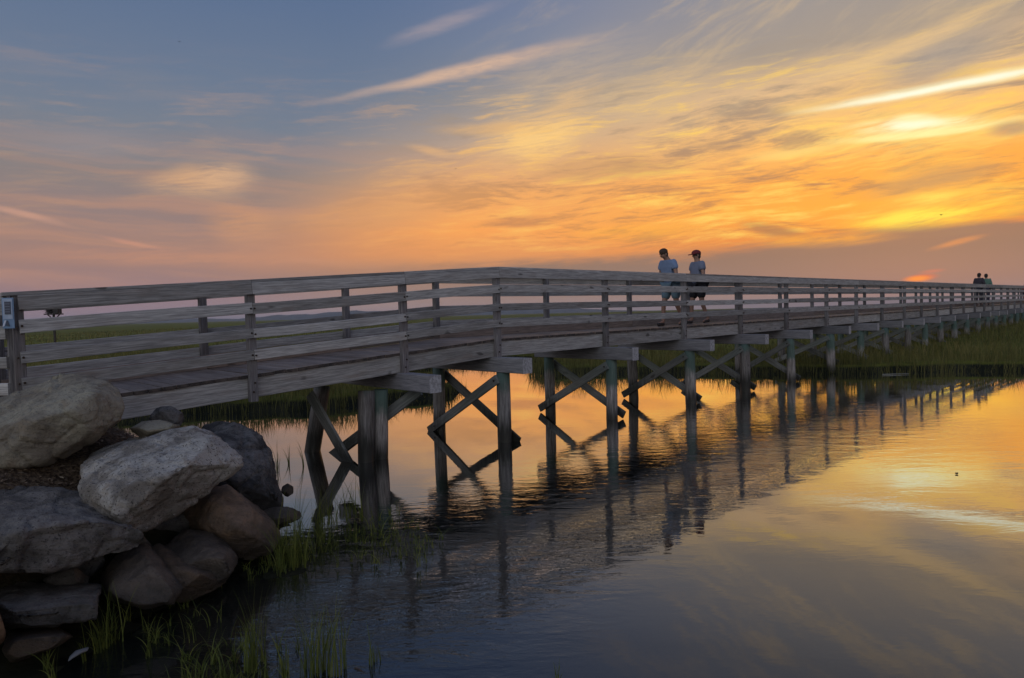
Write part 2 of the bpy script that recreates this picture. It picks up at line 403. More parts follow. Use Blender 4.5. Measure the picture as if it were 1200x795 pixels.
# posts
for side, PP, sg in (('near', NP, -1), ('far', FP, 1)):
    for i in range(NN):
        p = PP[i]; d = dirs[i]; out = PERP[i] * sg
        z1 = -.045; z0 = -1.50 if side == 'near' else -1.46
        o = board('railing_post', off(p, z0), off(p, z1), PT, PT, W_POST, bridge, side=d)
        if side == 'near' and i < 10:
            face = p + out * (PT / 2 + .038); pts = []
            for (h, ht) in RL[1:]:
                for s_ in (-.022, .022): pts.append(off(face, -h - ht * .5) + d * s_ + Vector((0, 0, random.uniform(-.015, .015))))
            pts2 = [off(p + out * PT / 2, -1.27) + d * .01, off(p + out * PT / 2, -1.38) - d * .012]
            bolts(o, pts + pts2, out, .013 if i < 5 else .016)
# rails: boards join at every second post
joints = [0, 1, 2, 3] + list(range(5, NN, 2))
def chain(PP, sg, offs, k): return off(PP[k] + PERP[k] * sg * offs, 0)
near_rails = 0; rest = []
for side, PP, sg in (('near', NP, -1), ('far', FP, 1)):
    o_r = PT / 2 + .019
    levels = list(enumerate(RL)) + ([(4, (.975, .193))] if side == 'far' else [])
    for j in range(len(joints) - 1):
        a, c = joints[j], joints[j + 1]
        A = PP[a] + PERP[a] * sg * o_r; C = PP[c] + PERP[c] * sg * o_r
        g_ = (C - A).normalized() * .0025
        for li, (h, ht) in levels:
            oo = 0
            if li == 4: A2 = PP[a] - PERP[a] * sg * o_r; C2 = PP[c] - PERP[c] * sg * o_r
            else: A2, C2 = A, C
            jz = random.uniform(-.006, .006)
            hh = h + ht / 2 if li else (.0425 + ht) / 2; hj = 0 if li == 0 else jz
            args = (off(A2, -hh + hj) + g_, off(C2, -hh + hj) - g_, .038, ht if li else ht - .0425, W_KICK if li == 4 else W_RAIL)
            if li == 4: board('kick_board', *args, bridge, bow=.004)
            elif j < 11: board('rail', *args, bridge, bow=.006 if li else 0)
            else: rest.append(args)
        # flat handrail board on top of the posts
        oc = .0
        A3 = PP[a] + PERP[a] * sg * oc; C3 = PP[c] + PERP[c] * sg * oc
        board('handrail', off(A3, -.022) + (g_ if j else g_ * -50), off(C3, -.022) - g_, .145, .038, W_RAIL, bridge, bow=.003)
# the far run of rails as one part
mb = MB()
for (a, c, th, ht, m) in rest:
    ax = (c - a).normalized(); ay = Vector((0, 0, 1)).cross(ax).normalized(); az = ax.cross(ay); mb.box((a + c) / 2, ax, ay, az, (c - a).length, th, ht)
if rest: tag(mesh_obj('rail', mb.v, mb.f, W_RAIL, bridge), kind='stuff')
# side beams, centre joists
for (a, c) in [(i, i + 1) for i in range(NN - 1)]:
    for PP, sg in ((NP, -1), (FP, 1)):
        A = PP[a] - PERP[a] * sg * (PT / 2 + .021); C = PP[c] - PERP[c] * sg * (PT / 2 + .021); g_ = (C - A).normalized() * .002
        board('side_beam', off(A, -1.335) + g_, off(C, -1.335) - g_, .040, .25, W_RAIL, bridge, bow=.003)
    A = (NP[a] + FP[a]) / 2; C = (NP[c] + FP[c]) / 2
    board('joist', off(A, -1.335), off(C, -1.335), .05, .245, W_CAP, bridge)
# deck of crosswise planks
def deck_mesh():
    V = []; Fs = []; pitch = .146
    for i in range(NN - 1):
        A, B = NP[i], NP[i + 1]; a2, b2 = FP[i], FP[i + 1]; n = max(1, round((B - A).length / pitch))
        for k in range(n):
            t0 = (k + .03) / n; t1 = (k + .97) / n
            if k == 0: t0 = (.25) / n
            e0 = random.uniform(-.012, .012); e1 = random.uniform(-.012, .012); dz = random.uniform(-.003, .003)
            def pt(t, s):
                p = A.lerp(B, t); q = a2.lerp(b2, t); u = (q - p).normalized(); return (p - u * (-.03 + e0)) if s == 0 else (q + u * (-.03 + e1))
            b0 = len(V)
            for (t, s) in ((t0, 0), (t1, 0), (t1, 1), (t0, 1)):
                p = pt(t, s)
                V.append(off(p, -DECK + dz)); V.append(off(p, -DECK - .038 + dz))
            for q in ((0, 2, 4, 6), (1, 7, 5, 3), (0, 1, 3, 2), (2, 3, 5, 4), (4, 5, 7, 6), (6, 7, 1, 0)): Fs.append(tuple(b0 + x for x in q))
    return V, Fs
V, Fs = deck_mesh()
md, g, b = new_mat('deck_planks')
geo = g.nodes.new('ShaderNodeNewGeometry'); wx, wy, wz = split(g, geo.outputs['Position']); ri = N(g, geo.outputs['Random Per Island'])
u_ = (wx * .70 + wy * .71); v_ = (wx * -.71 + wy * .70)
gr = noise(g, vec(g, u_ * 38.0 + ri * 50.0, v_ * 2.0, ri * 10.0), 1.0, 5, .6)
col = mixc(g, gr.smooth(.35, .7), (.14, .105, .085), (.30, .24, .20)); hv = g.nodes.new('ShaderNodeHueSaturation'); g.links.new(col, hv.inputs['Color']); setv(g, hv.inputs['Value'], ri * .6 + .7)
setv(g, b.inputs['Base Color'], hv.outputs[0]); b.inputs['Roughness'].default_value = .5; bump(g, b, gr, .5, .005)
dk_ = mesh_obj('deck', V, Fs, md, bridge); dk_.data.materials.append(M_EDGE)
dk_.data.polygons.foreach_set('material_index', [1 if (k % 6) in (2, 4) else 0 for k in range(len(Fs))])
# bents: cap beam, piles, braces
CAPT, CAPH = .20, .24
for i in range(1, NN):
    n, f, pr, d = NP[i], FP[i], PERP[i], dirs[i]
    if i == 1: continue
    eo = .75 if i == 2 else .68
    zc = -1.462 - CAPH / 2 - .003
    cd = d * 0.0
    board('cap_beam', off(n - pr * eo + cd, zc), off(f + pr * .28 + cd, zc), CAPT, CAPH, W_CAP, bridge, bev=.008, ends=M_END)
    zt = n.z + zc - CAPH / 2 - .002
    def gz(p): return -1.2 
    if i == 2:
        specs = [(at(429, 545, 9.75), at(429, 455, 9.85), .115, .12), (at(447, 540, 9.95), at(446.5, 455, 9.95), .10, .105), (at(366, 530, 10.6), at(377, 455, 10.75), .125, .12)]
        for (p, q, r0, r1) in specs:
            ax = (q - p).normalized(); p2 = p - ax * .9; k = (zt - p.z) / ax.z; pile('pile', p2, p + ax * k, r0, r1, W_PILE, bridge)
        board('cross_brace', at(363, 462, 10.0), at(414, 552, 9.75), .045, .20, W_BRACE, bridge, side=d, bev=.006)
        board('cross_brace', at(388, 536, 10.45), at(492, 457, 9.95), .045, .17, W_BRACE, bridge, side=d, bev=.006)
        continue
    pn = n - pr * .12; pf = f - pr * .03
    jx = d * random.uniform(-.03, .03); lean = Vector((random.uniform(-.04, .04), random.uniform(-.04, .04), 0)); lean2 = Vector((random.uniform(-.06, .06), random.uniform(-.04, .04), 0))
    r = random.uniform(.105, .125)
    pile('pile', Vector((pn.x, pn.y, -.9)) + lean + jx, Vector((pn.x, pn.y, zt)) + jx, r * 1.05, r * .98, W_PILE, bridge)
    pile('pile', Vector((pf.x, pf.y, -.9)) + lean2, Vector((pf.x, pf.y, zt)), r, r * .95, W_PILE, bridge)
    if i <= 20:
        sd = d * (r + .028)
        hi = zt - .10; lo = (.0 if i == 3 else .08) if i < 8 else .32
        for s_ in (1, -1):
            if s_ == 1: a = Vector((pn.x, pn.y, hi)) + pr * .0; c = Vector((pf.x, pf.y, lo)) + pr * .16
            else: a = Vector((pn.x, pn.y, lo)) - pr * .18; c = Vector((pf.x, pf.y, hi)) + pr * .05
            o = board('cross_brace', a - sd * s_, c - sd * s_, .045, .15, W_BRACE, bridge, side=d, bev=.006)
            if i < 8:
                nm = -d * s_
                bolts(o, [a.lerp(c, .03 if s_ == 1 else .12) - sd * s_ + nm * .022, a.lerp(c, .9) - sd * s_ + nm * .022], nm, .018)
# entrance: the railing turns off to the left at the bank
e0 = NP[0] + Vector((-.085, .04, 0)); e1 = e0 + Vector((-2.3, .35, -.02))
board('railing_post', off(e0, -1.48), off(e0, -.10), PT, PT, W_POST, bridge, side=dirs[0])
board('railing_post', off(e1, -1.48), off(e1, -.10), PT, PT, W_POST, bridge, side=dirs[0])
for (h, ht) in RL:
    board('rail', off(e0, -h - ht / 2 - .05) + Vector((-.01, -.07, 0)), off(e1, -h - ht / 2 - .05) + Vector((0, -.07, 0)), .038, ht, W_RAIL, bridge)
board('handrail', off(e0, -.06) + Vector((-.03, 0, 0)), off(e1, -.06), .145, .038, W_RAIL, bridge)

# small notice fixed to the post at the entrance
def sign():
    root = empty('trail_sign', NP[0] + Vector((-.08, -.1, -.4))); tag(root, 'small blue and white notice fixed to the leftmost railing post of the boardwalk', 'sign')
    p = NP[0] + Vector((.0, -.125, 0)); x = Vector((.985, .17, 0)).normalized(); yv = Vector((-.17, .985, 0)); z = Vector((0, 0, 1))
    def panel(name, cx, cz, w, h, d, mat):
        m = MB(); m.box(p + x * cx + z * cz - yv * d, x, yv, z, w, .006, h); return mesh_obj(name, m.v, m.f, mat, root)
    panel('sign_board', 0, -.215, .104, .30, 0, simple('sign_blue', (.11, .20, .33), .5, 0, 14, (.16, .26, .40)))
    panel('white_border', 0, -.175, .084, .20, .005, simple('sign_white', (.36, .43, .54), .5, 0, 20, (.28, .36, .48)))
    panel('dark_notice', 0.002, -.165, .054, .125, .0095, simple('sign_dark', (.05, .06, .09), .5))
    m = MB(); 
    for k in range(4): m.box(p + x * .002 + z * (-.125 - .026 * k) - yv * .0135, x, yv, z, .044, .003, .006)
    mesh_obj('notice_lines', m.v, m.f, simple('sign_lines', (.16, .18, .24), .6), root)
    # dark mark and pale slanted mark at its foot
    def tri(name, pts, mat, d):
        vs = [p + x * a + z * c - yv * d for a, c in pts] + [p + x * a + z * c - yv * (d - .004) for a, c in pts]; n = len(pts)
        mesh_obj(name, vs, [tuple(range(n)), tuple(range(2 * n - 1, n - 1, -1))] + [(i, (i + 1) % n, n + (i + 1) % n, n + i) for i in range(n)], mat, root)
    tri('pale_mark', [(-.052, -.345), (-.035, -.345), (-.015, -.285), (-.03, -.285)], simple('mark_pale', (.50, .56, .68), .5), .0095)
    tri('dark_mark', [(-.022, -.34), (.012, -.345), (-.002, -.29), (-.012, -.285)], simple('mark_dark', (.03, .045, .08), .5), .0095)
sign()

# ------------------------------------------------------------------ boulders
def remesh(bm, name, voxel):
    me = bpy.data.meshes.new(name + '_tmp'); bm.to_mesh(me); bm.free()
    o = bpy.data.objects.new(name + '_tmp', me); COL.objects.link(o)
    md = o.modifiers.new('r', 'REMESH'); md.mode = 'VOXEL'; md.voxel_size = voxel
    dg = bpy.context.evaluated_depsgraph_get(); out = bpy.data.meshes.new_from_object(o.evaluated_get(dg)); bpy.data.objects.remove(o)
    return out
def rock(label, outline, Y, mat, thick=.8, extra=(), voxel=.017, amp=1.0, inner=.55, yt=0.0, group='riprap boulders on the bank', cat='boulder', facets=12):
    pts = []
    cx = sum(p[0] for p in outline) / len(outline); cy = sum(p[1] for p in outline) / len(outline)
    for (x, y) in outline:
        dy = yt * (cy - y) / 60.0                       # upper points lie further back
        pts.append(at(x, y, Y + dy))
    for (x, y) in outline:
        dy = yt * (cy - y) / 60.0
        pts.append(at(cx + (x - cx) * inner, cy + (y - cy) * inner, Y + dy - thick * .30 + random.uniform(-.05, .05)))
        pts.append(at(cx + (x - cx) * .75, cy + (y - cy) * .75, Y + dy + thick * .65))
    for (x, y, d) in extra: pts.append(at(x, y, Y + d))
    bm = bmesh.new(); vs = [bm.verts.new(p) for p in pts]
    r_ = bmesh.ops.convex_hull(bm, input=vs); 
    dead = [v for v in bm.verts if not v.link_faces]; bmesh.ops.delete(bm, geom=dead, context='VERTS')
    bmesh.ops.recalc_face_normals(bm, faces=bm.faces)
    me = remesh(bm, 'rock', voxel)
    n = len(me.vertices); co = np.empty(n * 3, np.float32); me.vertices.foreach_get('co', co); co = co.reshape(-1, 3)
    no = np.empty(n * 3, np.float32); me.vertices.foreach_get('normal', no) if hasattr(me.vertices[0], 'normal') else None; no = no.reshape(-1, 3)
    # broken planar faces
    cen = co.mean(0); q = co - cen; nf = rng.normal(0, 1, (facets, 3)); nf /= np.linalg.norm(nf, axis=1)[:, None]
    for f_ in nf:
        pr_ = q @ f_; h_ = np.quantile(pr_, .995) * rng.uniform(.72, .90); q = q - f_[None, :] * np.maximum(0, pr_ - h_)[:, None]
    ext0 = np.quantile(np.abs(co - cen), .98, axis=0); ext1 = np.quantile(np.abs(q), .98, axis=0); co = (cen + q * (ext0 / ext1)[None, :]).astype(np.float32)
    me.vertices.foreach_set('co', co.ravel()); me.update(); me.vertices.foreach_get('normal', no2 := np.empty(n * 3, np.float32)); no = no2.reshape(-1, 3)
    sd = Vector((random.uniform(0, 50), random.uniform(0, 50), 0)); k = min(1.0, thick)
    d = np.empty(n, np.float32)
    for i in range(n):
        p = Vector(co[i]) + sd
        a = mnoise.fractal(p * 2.6, 1.0, 2.0, 4) * .014 + mnoise.ridged_multi_fractal(p * 3.5, 1.0, 2.1, 5, 1.0, 2.0) * .012
        rdg = 1 - abs(mnoise.noise(p * 5.5)) * 2.2; st_ = mnoise.noise(p * 1.9 + Vector((3, 1, 7))) * 4 + mnoise.noise(p * 7) * .35; fl_ = math.floor(st_); fr_ = st_ - fl_; a += (fl_ + min(1, max(0, (fr_ - .40) / .18))) * .010
        cell = mnoise.voronoi(p * 3.2, distance_metric='DISTANCE', exponent=2.5)[0]
        c2 = (cell[1] - cell[0]); crack = -max(0, .10 - c2) * .16
        d[i] = (a - max(0, rdg) ** 3 * .007 + mnoise.noise(p * 17) * .006 + mnoise.noise(p * 38) * .003 + crack * 1.3 + (cell[0] - .3) * .02) * k * amp
    co = co + no * d[:, None]
    c = co.mean(0); co -= c; me.vertices.foreach_set('co', co.ravel()); me.materials.clear(); me.materials.append(mat)
    me.polygons.foreach_set('use_smooth', [True] * len(me.polygons)); me.name = 'boulder'; me.update()
    o = bpy.data.objects.new('boulder', me); COL.objects.link(o); o.location = [float(v) for v in c]
    return tag(o, label, cat, group)
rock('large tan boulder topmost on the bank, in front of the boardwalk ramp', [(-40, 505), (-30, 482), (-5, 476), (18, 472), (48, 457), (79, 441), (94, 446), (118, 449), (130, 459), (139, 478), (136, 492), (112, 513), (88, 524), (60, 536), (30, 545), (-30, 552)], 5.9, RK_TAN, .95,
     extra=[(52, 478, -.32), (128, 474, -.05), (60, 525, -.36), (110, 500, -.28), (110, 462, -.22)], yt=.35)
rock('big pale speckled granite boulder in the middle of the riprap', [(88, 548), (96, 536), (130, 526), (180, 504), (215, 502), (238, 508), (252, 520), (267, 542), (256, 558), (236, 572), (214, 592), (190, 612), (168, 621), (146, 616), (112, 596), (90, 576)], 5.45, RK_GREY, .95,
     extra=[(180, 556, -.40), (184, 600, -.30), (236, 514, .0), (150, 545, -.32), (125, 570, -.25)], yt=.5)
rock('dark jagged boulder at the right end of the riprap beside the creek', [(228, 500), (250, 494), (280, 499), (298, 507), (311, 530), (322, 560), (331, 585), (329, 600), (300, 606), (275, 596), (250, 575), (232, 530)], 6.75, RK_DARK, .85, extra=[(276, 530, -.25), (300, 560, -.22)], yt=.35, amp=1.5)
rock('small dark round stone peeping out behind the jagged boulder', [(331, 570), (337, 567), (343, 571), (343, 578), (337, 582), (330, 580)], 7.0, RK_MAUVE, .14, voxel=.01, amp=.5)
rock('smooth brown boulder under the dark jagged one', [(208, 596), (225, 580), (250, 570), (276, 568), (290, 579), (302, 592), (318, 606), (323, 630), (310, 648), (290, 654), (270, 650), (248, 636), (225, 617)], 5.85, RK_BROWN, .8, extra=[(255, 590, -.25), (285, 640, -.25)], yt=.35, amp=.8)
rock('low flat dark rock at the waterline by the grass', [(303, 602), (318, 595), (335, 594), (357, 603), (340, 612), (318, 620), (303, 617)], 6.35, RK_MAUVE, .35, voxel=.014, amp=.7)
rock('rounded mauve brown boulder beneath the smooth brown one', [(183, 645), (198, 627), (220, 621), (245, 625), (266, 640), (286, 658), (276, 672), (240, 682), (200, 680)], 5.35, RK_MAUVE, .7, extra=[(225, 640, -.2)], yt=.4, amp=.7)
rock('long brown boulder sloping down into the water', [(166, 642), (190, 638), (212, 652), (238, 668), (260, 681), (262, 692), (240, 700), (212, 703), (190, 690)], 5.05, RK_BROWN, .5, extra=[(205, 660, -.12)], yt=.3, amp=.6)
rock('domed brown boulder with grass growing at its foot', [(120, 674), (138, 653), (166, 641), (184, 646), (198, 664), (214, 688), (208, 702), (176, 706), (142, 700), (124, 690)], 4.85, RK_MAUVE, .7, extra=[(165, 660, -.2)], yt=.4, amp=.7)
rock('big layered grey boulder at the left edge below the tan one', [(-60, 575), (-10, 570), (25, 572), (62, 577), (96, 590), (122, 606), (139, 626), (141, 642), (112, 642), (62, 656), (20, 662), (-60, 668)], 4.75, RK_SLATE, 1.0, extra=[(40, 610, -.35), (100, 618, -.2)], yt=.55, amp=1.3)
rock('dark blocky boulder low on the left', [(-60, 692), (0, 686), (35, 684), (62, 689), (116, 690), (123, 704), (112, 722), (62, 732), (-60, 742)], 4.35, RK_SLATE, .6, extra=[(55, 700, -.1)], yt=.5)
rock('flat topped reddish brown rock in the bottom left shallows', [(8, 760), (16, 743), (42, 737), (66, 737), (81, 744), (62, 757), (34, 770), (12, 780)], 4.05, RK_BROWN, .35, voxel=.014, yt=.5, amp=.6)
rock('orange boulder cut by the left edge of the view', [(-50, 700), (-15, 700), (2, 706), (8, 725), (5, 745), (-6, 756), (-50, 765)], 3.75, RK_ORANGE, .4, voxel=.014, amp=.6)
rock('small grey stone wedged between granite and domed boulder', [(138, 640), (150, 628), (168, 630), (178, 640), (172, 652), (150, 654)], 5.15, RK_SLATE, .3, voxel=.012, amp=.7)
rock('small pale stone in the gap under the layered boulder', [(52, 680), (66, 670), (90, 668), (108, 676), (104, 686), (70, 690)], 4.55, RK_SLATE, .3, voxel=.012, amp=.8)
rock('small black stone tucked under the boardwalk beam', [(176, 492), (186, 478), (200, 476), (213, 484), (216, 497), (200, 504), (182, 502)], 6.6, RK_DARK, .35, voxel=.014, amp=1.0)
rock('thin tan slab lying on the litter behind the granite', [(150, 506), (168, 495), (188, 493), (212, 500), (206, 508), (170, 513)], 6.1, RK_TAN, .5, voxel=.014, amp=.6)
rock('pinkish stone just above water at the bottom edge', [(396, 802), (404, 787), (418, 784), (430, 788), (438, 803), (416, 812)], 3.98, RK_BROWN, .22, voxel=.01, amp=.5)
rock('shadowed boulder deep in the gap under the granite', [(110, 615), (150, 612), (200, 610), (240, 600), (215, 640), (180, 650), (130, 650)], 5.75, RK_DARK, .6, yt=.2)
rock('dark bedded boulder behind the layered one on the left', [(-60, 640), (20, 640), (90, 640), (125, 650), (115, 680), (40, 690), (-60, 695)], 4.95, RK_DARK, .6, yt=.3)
for k, (x, y, z) in enumerate([(225, 655, 5.9), (262, 662, 5.7)]): pass

# pale driftwood shard
bm = bmesh.new(); a = at(80, 775, 3.98); c = at(103, 757, 4.1)
d = (c - a).normalized(); s_ = d.cross(Vector((0, 0, 1))).normalized(); u = s_.cross(d)
ring = []
for t, w in ((0, .004), (.15, .016), (.5, .026), (.85, .022), (1, .008)):
    p = a.lerp(c, t) + Vector((0, 0, .012 * math.sin(t * 5))); ring.append([bm.verts.new(p + s_ * w * math.cos(q) + u * w * .5 * math.sin(q)) for q in [k * math.pi / 4 for k in range(8)]])
for i in range(4):
    for k in range(8): bm.faces.new((ring[i][k], ring[i][(k + 1) % 8], ring[i + 1][(k + 1) % 8], ring[i + 1][k]))
bm.faces.new(ring[0]); bm.faces.new(ring[-1][::-1]); bmesh.ops.recalc_face_normals(bm, faces=bm.faces)
tag(bm_obj('driftwood', bm, simple('bleached_wood', (.13, .14, .15), .7, 0, 30, (.14, .14, .14)), smooth=True), 'pale splinter of driftwood in the bottom left shallows', 'driftwood')

# bark litter and twigs on the bank
def litter():
    V = []; Fs = []; n = 9000
    P = np.stack([rng.uniform(-5.6, -2.6, n), rng.uniform(4.2, 7.6, n)], 1); h = height(P)
    for i in range(n):
        if h[i] < .45: continue
        c = Vector((P[i, 0], P[i, 1], h[i] + random.uniform(.0, .025))); L = random.uniform(.015, .07); w = random.uniform(.003, .011)
        an = random.uniform(0, 6.28); d = Vector((math.cos(an), math.sin(an), random.uniform(-.35, .35))) * L / 2; s = Vector((-math.sin(an), math.cos(an), random.uniform(-.4, .4))) * w
        b0 = len(V); V += [c - d, c + s + Vector((0, 0, w * .6)), c + d, c - s]; Fs += [(b0, b0 + 1, b0 + 2), (b0, b0 + 2, b0 + 3), (b0, b0 + 3, b0 + 1)]
    m, g, b = new_mat('bark_litter'); geo = g.nodes.new('ShaderNodeNewGeometry')
    setv(g, b.inputs['Base Color'], ramp(g, N(g, geo.outputs['Random Per Island']), [(0, (.05, .03, .02)), (.5, (.13, .085, .055)), (.85, (.20, .14, .09)), (1, (.34, .27, .18))])); b.inputs['Roughness'].default_value = .9
    tag(mesh_obj('bark_litter', V, Fs, m), 'brown bark chips and needles strewn between the boulders', 'bark litter', kind='stuff')
litter()

# ------------------------------------------------------------------ grasses
def grass_mat(name, stops, tip):
    m, g, b = new_mat(name); geo = g.nodes.new('ShaderNodeNewGeometry'); ri = N(g, geo.outputs['Random Per Island'])
    wx, wy, wz = split(g, geo.outputs['Position']); nn = noise(g, vec(g, wx * .09, wy * .12), 1.0, 4, .6)
    col = ramp(g, (ri * .6 + nn.smooth(.3, .7) * .4), stops)
    setv(g, b.inputs['Base Color'], col); b.inputs['Roughness'].default_value = .6; b.inputs['Specular IOR Level'].default_value = .25
    t = g.nodes.new('ShaderNodeBsdfTranslucent'); g.links.new(col, t.inputs[0]); mxs = g.nodes.new('ShaderNodeMixShader'); mxs.inputs[0].default_value = .35
    g.links.new(b.outputs[0], mxs.inputs[1]); g.links.new(t.outputs[0], mxs.inputs[2]); g.links.new(mxs.outputs[0], g.nodes['Material Output'].inputs[0])
    return m
G_MARSH = grass_mat('cordgrass', [(0, (.038, .042, .016)), (.35, (.095, .098, .028)), (.7, (.18, .168, .048)), (1, (.30, .245, .09))], None)
G_TUFT = grass_mat('tuft_grass', [(0, (.05, .06, .016)), (.45, (.12, .155, .032)), (.75, (.24, .25, .055)), (1, (.42, .34, .13))], None)
def blades(root, h, w, lean, seg=3, droop=1.0):
    """numpy blades: root (n,3), h (n), w (n), lean (n) horizontal reach as share of height"""
    n = len(root); an = rng.uniform(0, 2 * np.pi, n); dx, dy = np.cos(an), np.sin(an); fa = rng.uniform(0, 2 * np.pi, n); sx, sy = np.cos(fa), np.sin(fa)
    lv = []
    for i in range(seg + 1):
        t = i / seg; r = lean * h * t ** (1 + droop); z = h * (t - .35 * np.clip(lean, 0, 1.5) * t ** 3); ww = w * (1 - t) ** .7 * .5 + .0002
        cx = root[:, 0] + dx * r; cy = root[:, 1] + dy * r; cz = root[:, 2] + z
        lv.append((np.stack([cx - sx * ww, cy - sy * ww, cz], 1), np.stack([cx + sx * ww, cy + sy * ww, cz], 1)))
    V = np.concatenate([np.concatenate([a, b], 0) for a, b in lv], 0); k = np.arange(n); Fs = []
    for i in range(seg):
        a0 = i * 2 * n; b0 = (i + 1) * 2 * n; Fs.append(np.stack([a0 + k, a0 + n + k, b0 + n + k, b0 + k], 1))
    return V, np.concatenate(Fs, 0)
def sample_marsh(n, x0, x1, y0, y1, smin, smax, bias=None):
    P = np.stack([rng.uniform(x0, x1, n), rng.uniform(y0, y1, n)], 1); s = poly_sd(P, MARSH) + wob(P, .8, .42)
    m = (s > smin) & (s < smax); return P[m], s[m]
Vs = []; Fq = []; base = 0
def addb(P, s, hmin, hmax, w, lean, seg=2):
    global base
    h0 = height(P); n = len(P); cl = .78 + .75 * (wob(P, 1.6) + .5 * wob(P, .35)); h = rng.uniform(hmin, hmax, n) * np.clip(cl, .35, 1.6)
    V, Fk = blades(np.stack([P[:, 0], P[:, 1], h0 - .02], 1), h, rng.uniform(.6, 1.3, n) * w, rng.uniform(.05, lean, n), seg)
    Vs.append(V); Fq.append(Fk + base); base += len(V)
P_, s_ = sample_marsh(90000, .5, 34, 17, 33, -.10, 1.3); addb(P_, s_, .40, .72, .013, .35)
P_, s_ = sample_marsh(60000, -14, 1.2, 13.5, 31, -.10, 1.5); addb(P_, s_, .30, .62, .013, .4)
P_, s_ = sample_marsh(26000, .5, 34, 17, 26, -.55, -.05); addb(P_, s_, .35, .75, .013, .4)
P_, s_ = sample_marsh(60000, .5, 60, 20, 48, 1.0, 99); addb(P_, s_, .30, .50, .028, .5)
P_, s_ = sample_marsh(50000, -30, 3, 13, 48, 1.2, 99); addb(P_, s_, .20, .40, .024, .5)
P_, s_ = sample_marsh(45000, -90, 190, 48, 180, 2, 999); addb(P_, s_, .30, .55, .09, .4)
mg = np_mesh('marsh_grass', np.concatenate(Vs), np.concatenate(Fq), G_MARSH, False)
tag(mg, 'olive green cordgrass covering the salt marsh along the creek', 'marsh grass', kind='stuff')

def tuft(label, px, py, Yz, n, hmin, hmax, spread, lean=.5, w=.007, mat=None, cat='grass tuft', group='grass tufts in the shallows'):
    c = onz(px, py, Yz); n = max(5, int(n * 1.6)); kc = max(1, n // 6); cr = rng.normal(0, spread, (kc, 2)) * [1, 1.4]; kk = rng.integers(0, kc, n); ch = rng.uniform(.55, 1.1, kc)
    root = np.stack([cr[kk, 0] + rng.normal(0, .012, n), cr[kk, 1] + rng.normal(0, .012, n), np.zeros(n) - .02], 1)
    V, Fk = blades(root, (hmin + (hmax - hmin) * rng.random(n) ** 1.3) * ch[kk], rng.uniform(.6, 1.3, n) * w, rng.uniform(.05, lean * 1.2, n), 6, .9)
    o = np_mesh('grass_tuft', V, Fk, mat or G_TUFT, False); o.location = c; return tag(o, label, cat, group)
tuft('dense sprawling weed patch on the mud bar at the foot of the twin piles', 470, 640, .03, 130, .04, .22, .22, 1.0, .006)
tuft('short green shoots along the waterline under the smooth brown boulder', 300, 668, .02, 60, .05, .22, .12, .9, .006)
tuft('low green shoots in the black shallows between boulders and reeds', 200, 740, .02, 60, .05, .24, .14, .9, .006)
tuft('tall drooping green tuft at the right foot of the brown boulder', 338, 662, 0, 150, .25, .66, .07, .5, .006)
tuft('grass clump on the mud bar just left of the twin piles', 398, 612, .05, 90, .2, .62, .14, .45, .006)
tuft('low sprawling grass on the mud bar below the twin piles', 430, 628, .04, 160, .05, .30, .28, .9, .006)
tuft('low grass left of the mud bar by the flat dark rock', 368, 640, .03, 90, .08, .34, .16, .9, .006)
tuft('tuft of long blades in front of the blocky boulder', 122, 757, 0, 70, .15, .45, .06, .55, .006)
tuft('arching blades hanging below the layered grey boulder', 105, 690, .12, 26, .3, .48, .07, .9, .008)
tuft('tuft at the foot of the domed brown boulder', 153, 712, 0, 50, .12, .34, .07, .7, .006)
tuft('small bright tuft between domed and long boulders', 208, 714, 0, 26, .06, .20, .035, .8, .006)
tuft('sparse blades at the tip of the long brown boulder', 248, 688, 0, 14, .10, .30, .03, .5, .006)
tuft('lone upright stem in the dark water right of the boulders', 302, 782, 0, 34, .3, .70, .035, .25, .007)
tuft('thick low green tuft at the bottom left of the water', 255, 800, 0, 190, .08, .30, .16, .9, .007)
tuft('tall sparse reeds near the bottom, left of the pink stone', 362, 792, 0, 46, .25, .55, .07, .35, .007)
tuft('thin reeds standing just left of the pink stone', 398, 790, 0, 14, .3, .62, .03, .25, .007)
tuft('short reeds in open water at the bottom centre', 436, 778, 0, 10, .12, .34, .05, .3, .006)
tuft('faint sprig of reeds in open water right of the dark boulder', 333, 548, 0, 16, .3, .58, .10, .35, .009)
tuft('pair of short blades at the bottom edge of the calm water', 658, 800, 0, 6, .12, .26, .03, .3, .006)
tuft('yellow blades at the bottom left corner', 44, 800, .02, 12, .12, .34, .04, .5, .007)
tuft('dry blades poking up behind the flat topped reddish rock', 46, 742, .12, 12, .04, .10, .04, .9, .005)
tuft('thin blades on the litter at the top of the granite boulder', 92, 560, .75, 20, .06, .16, .04, .7, .005)

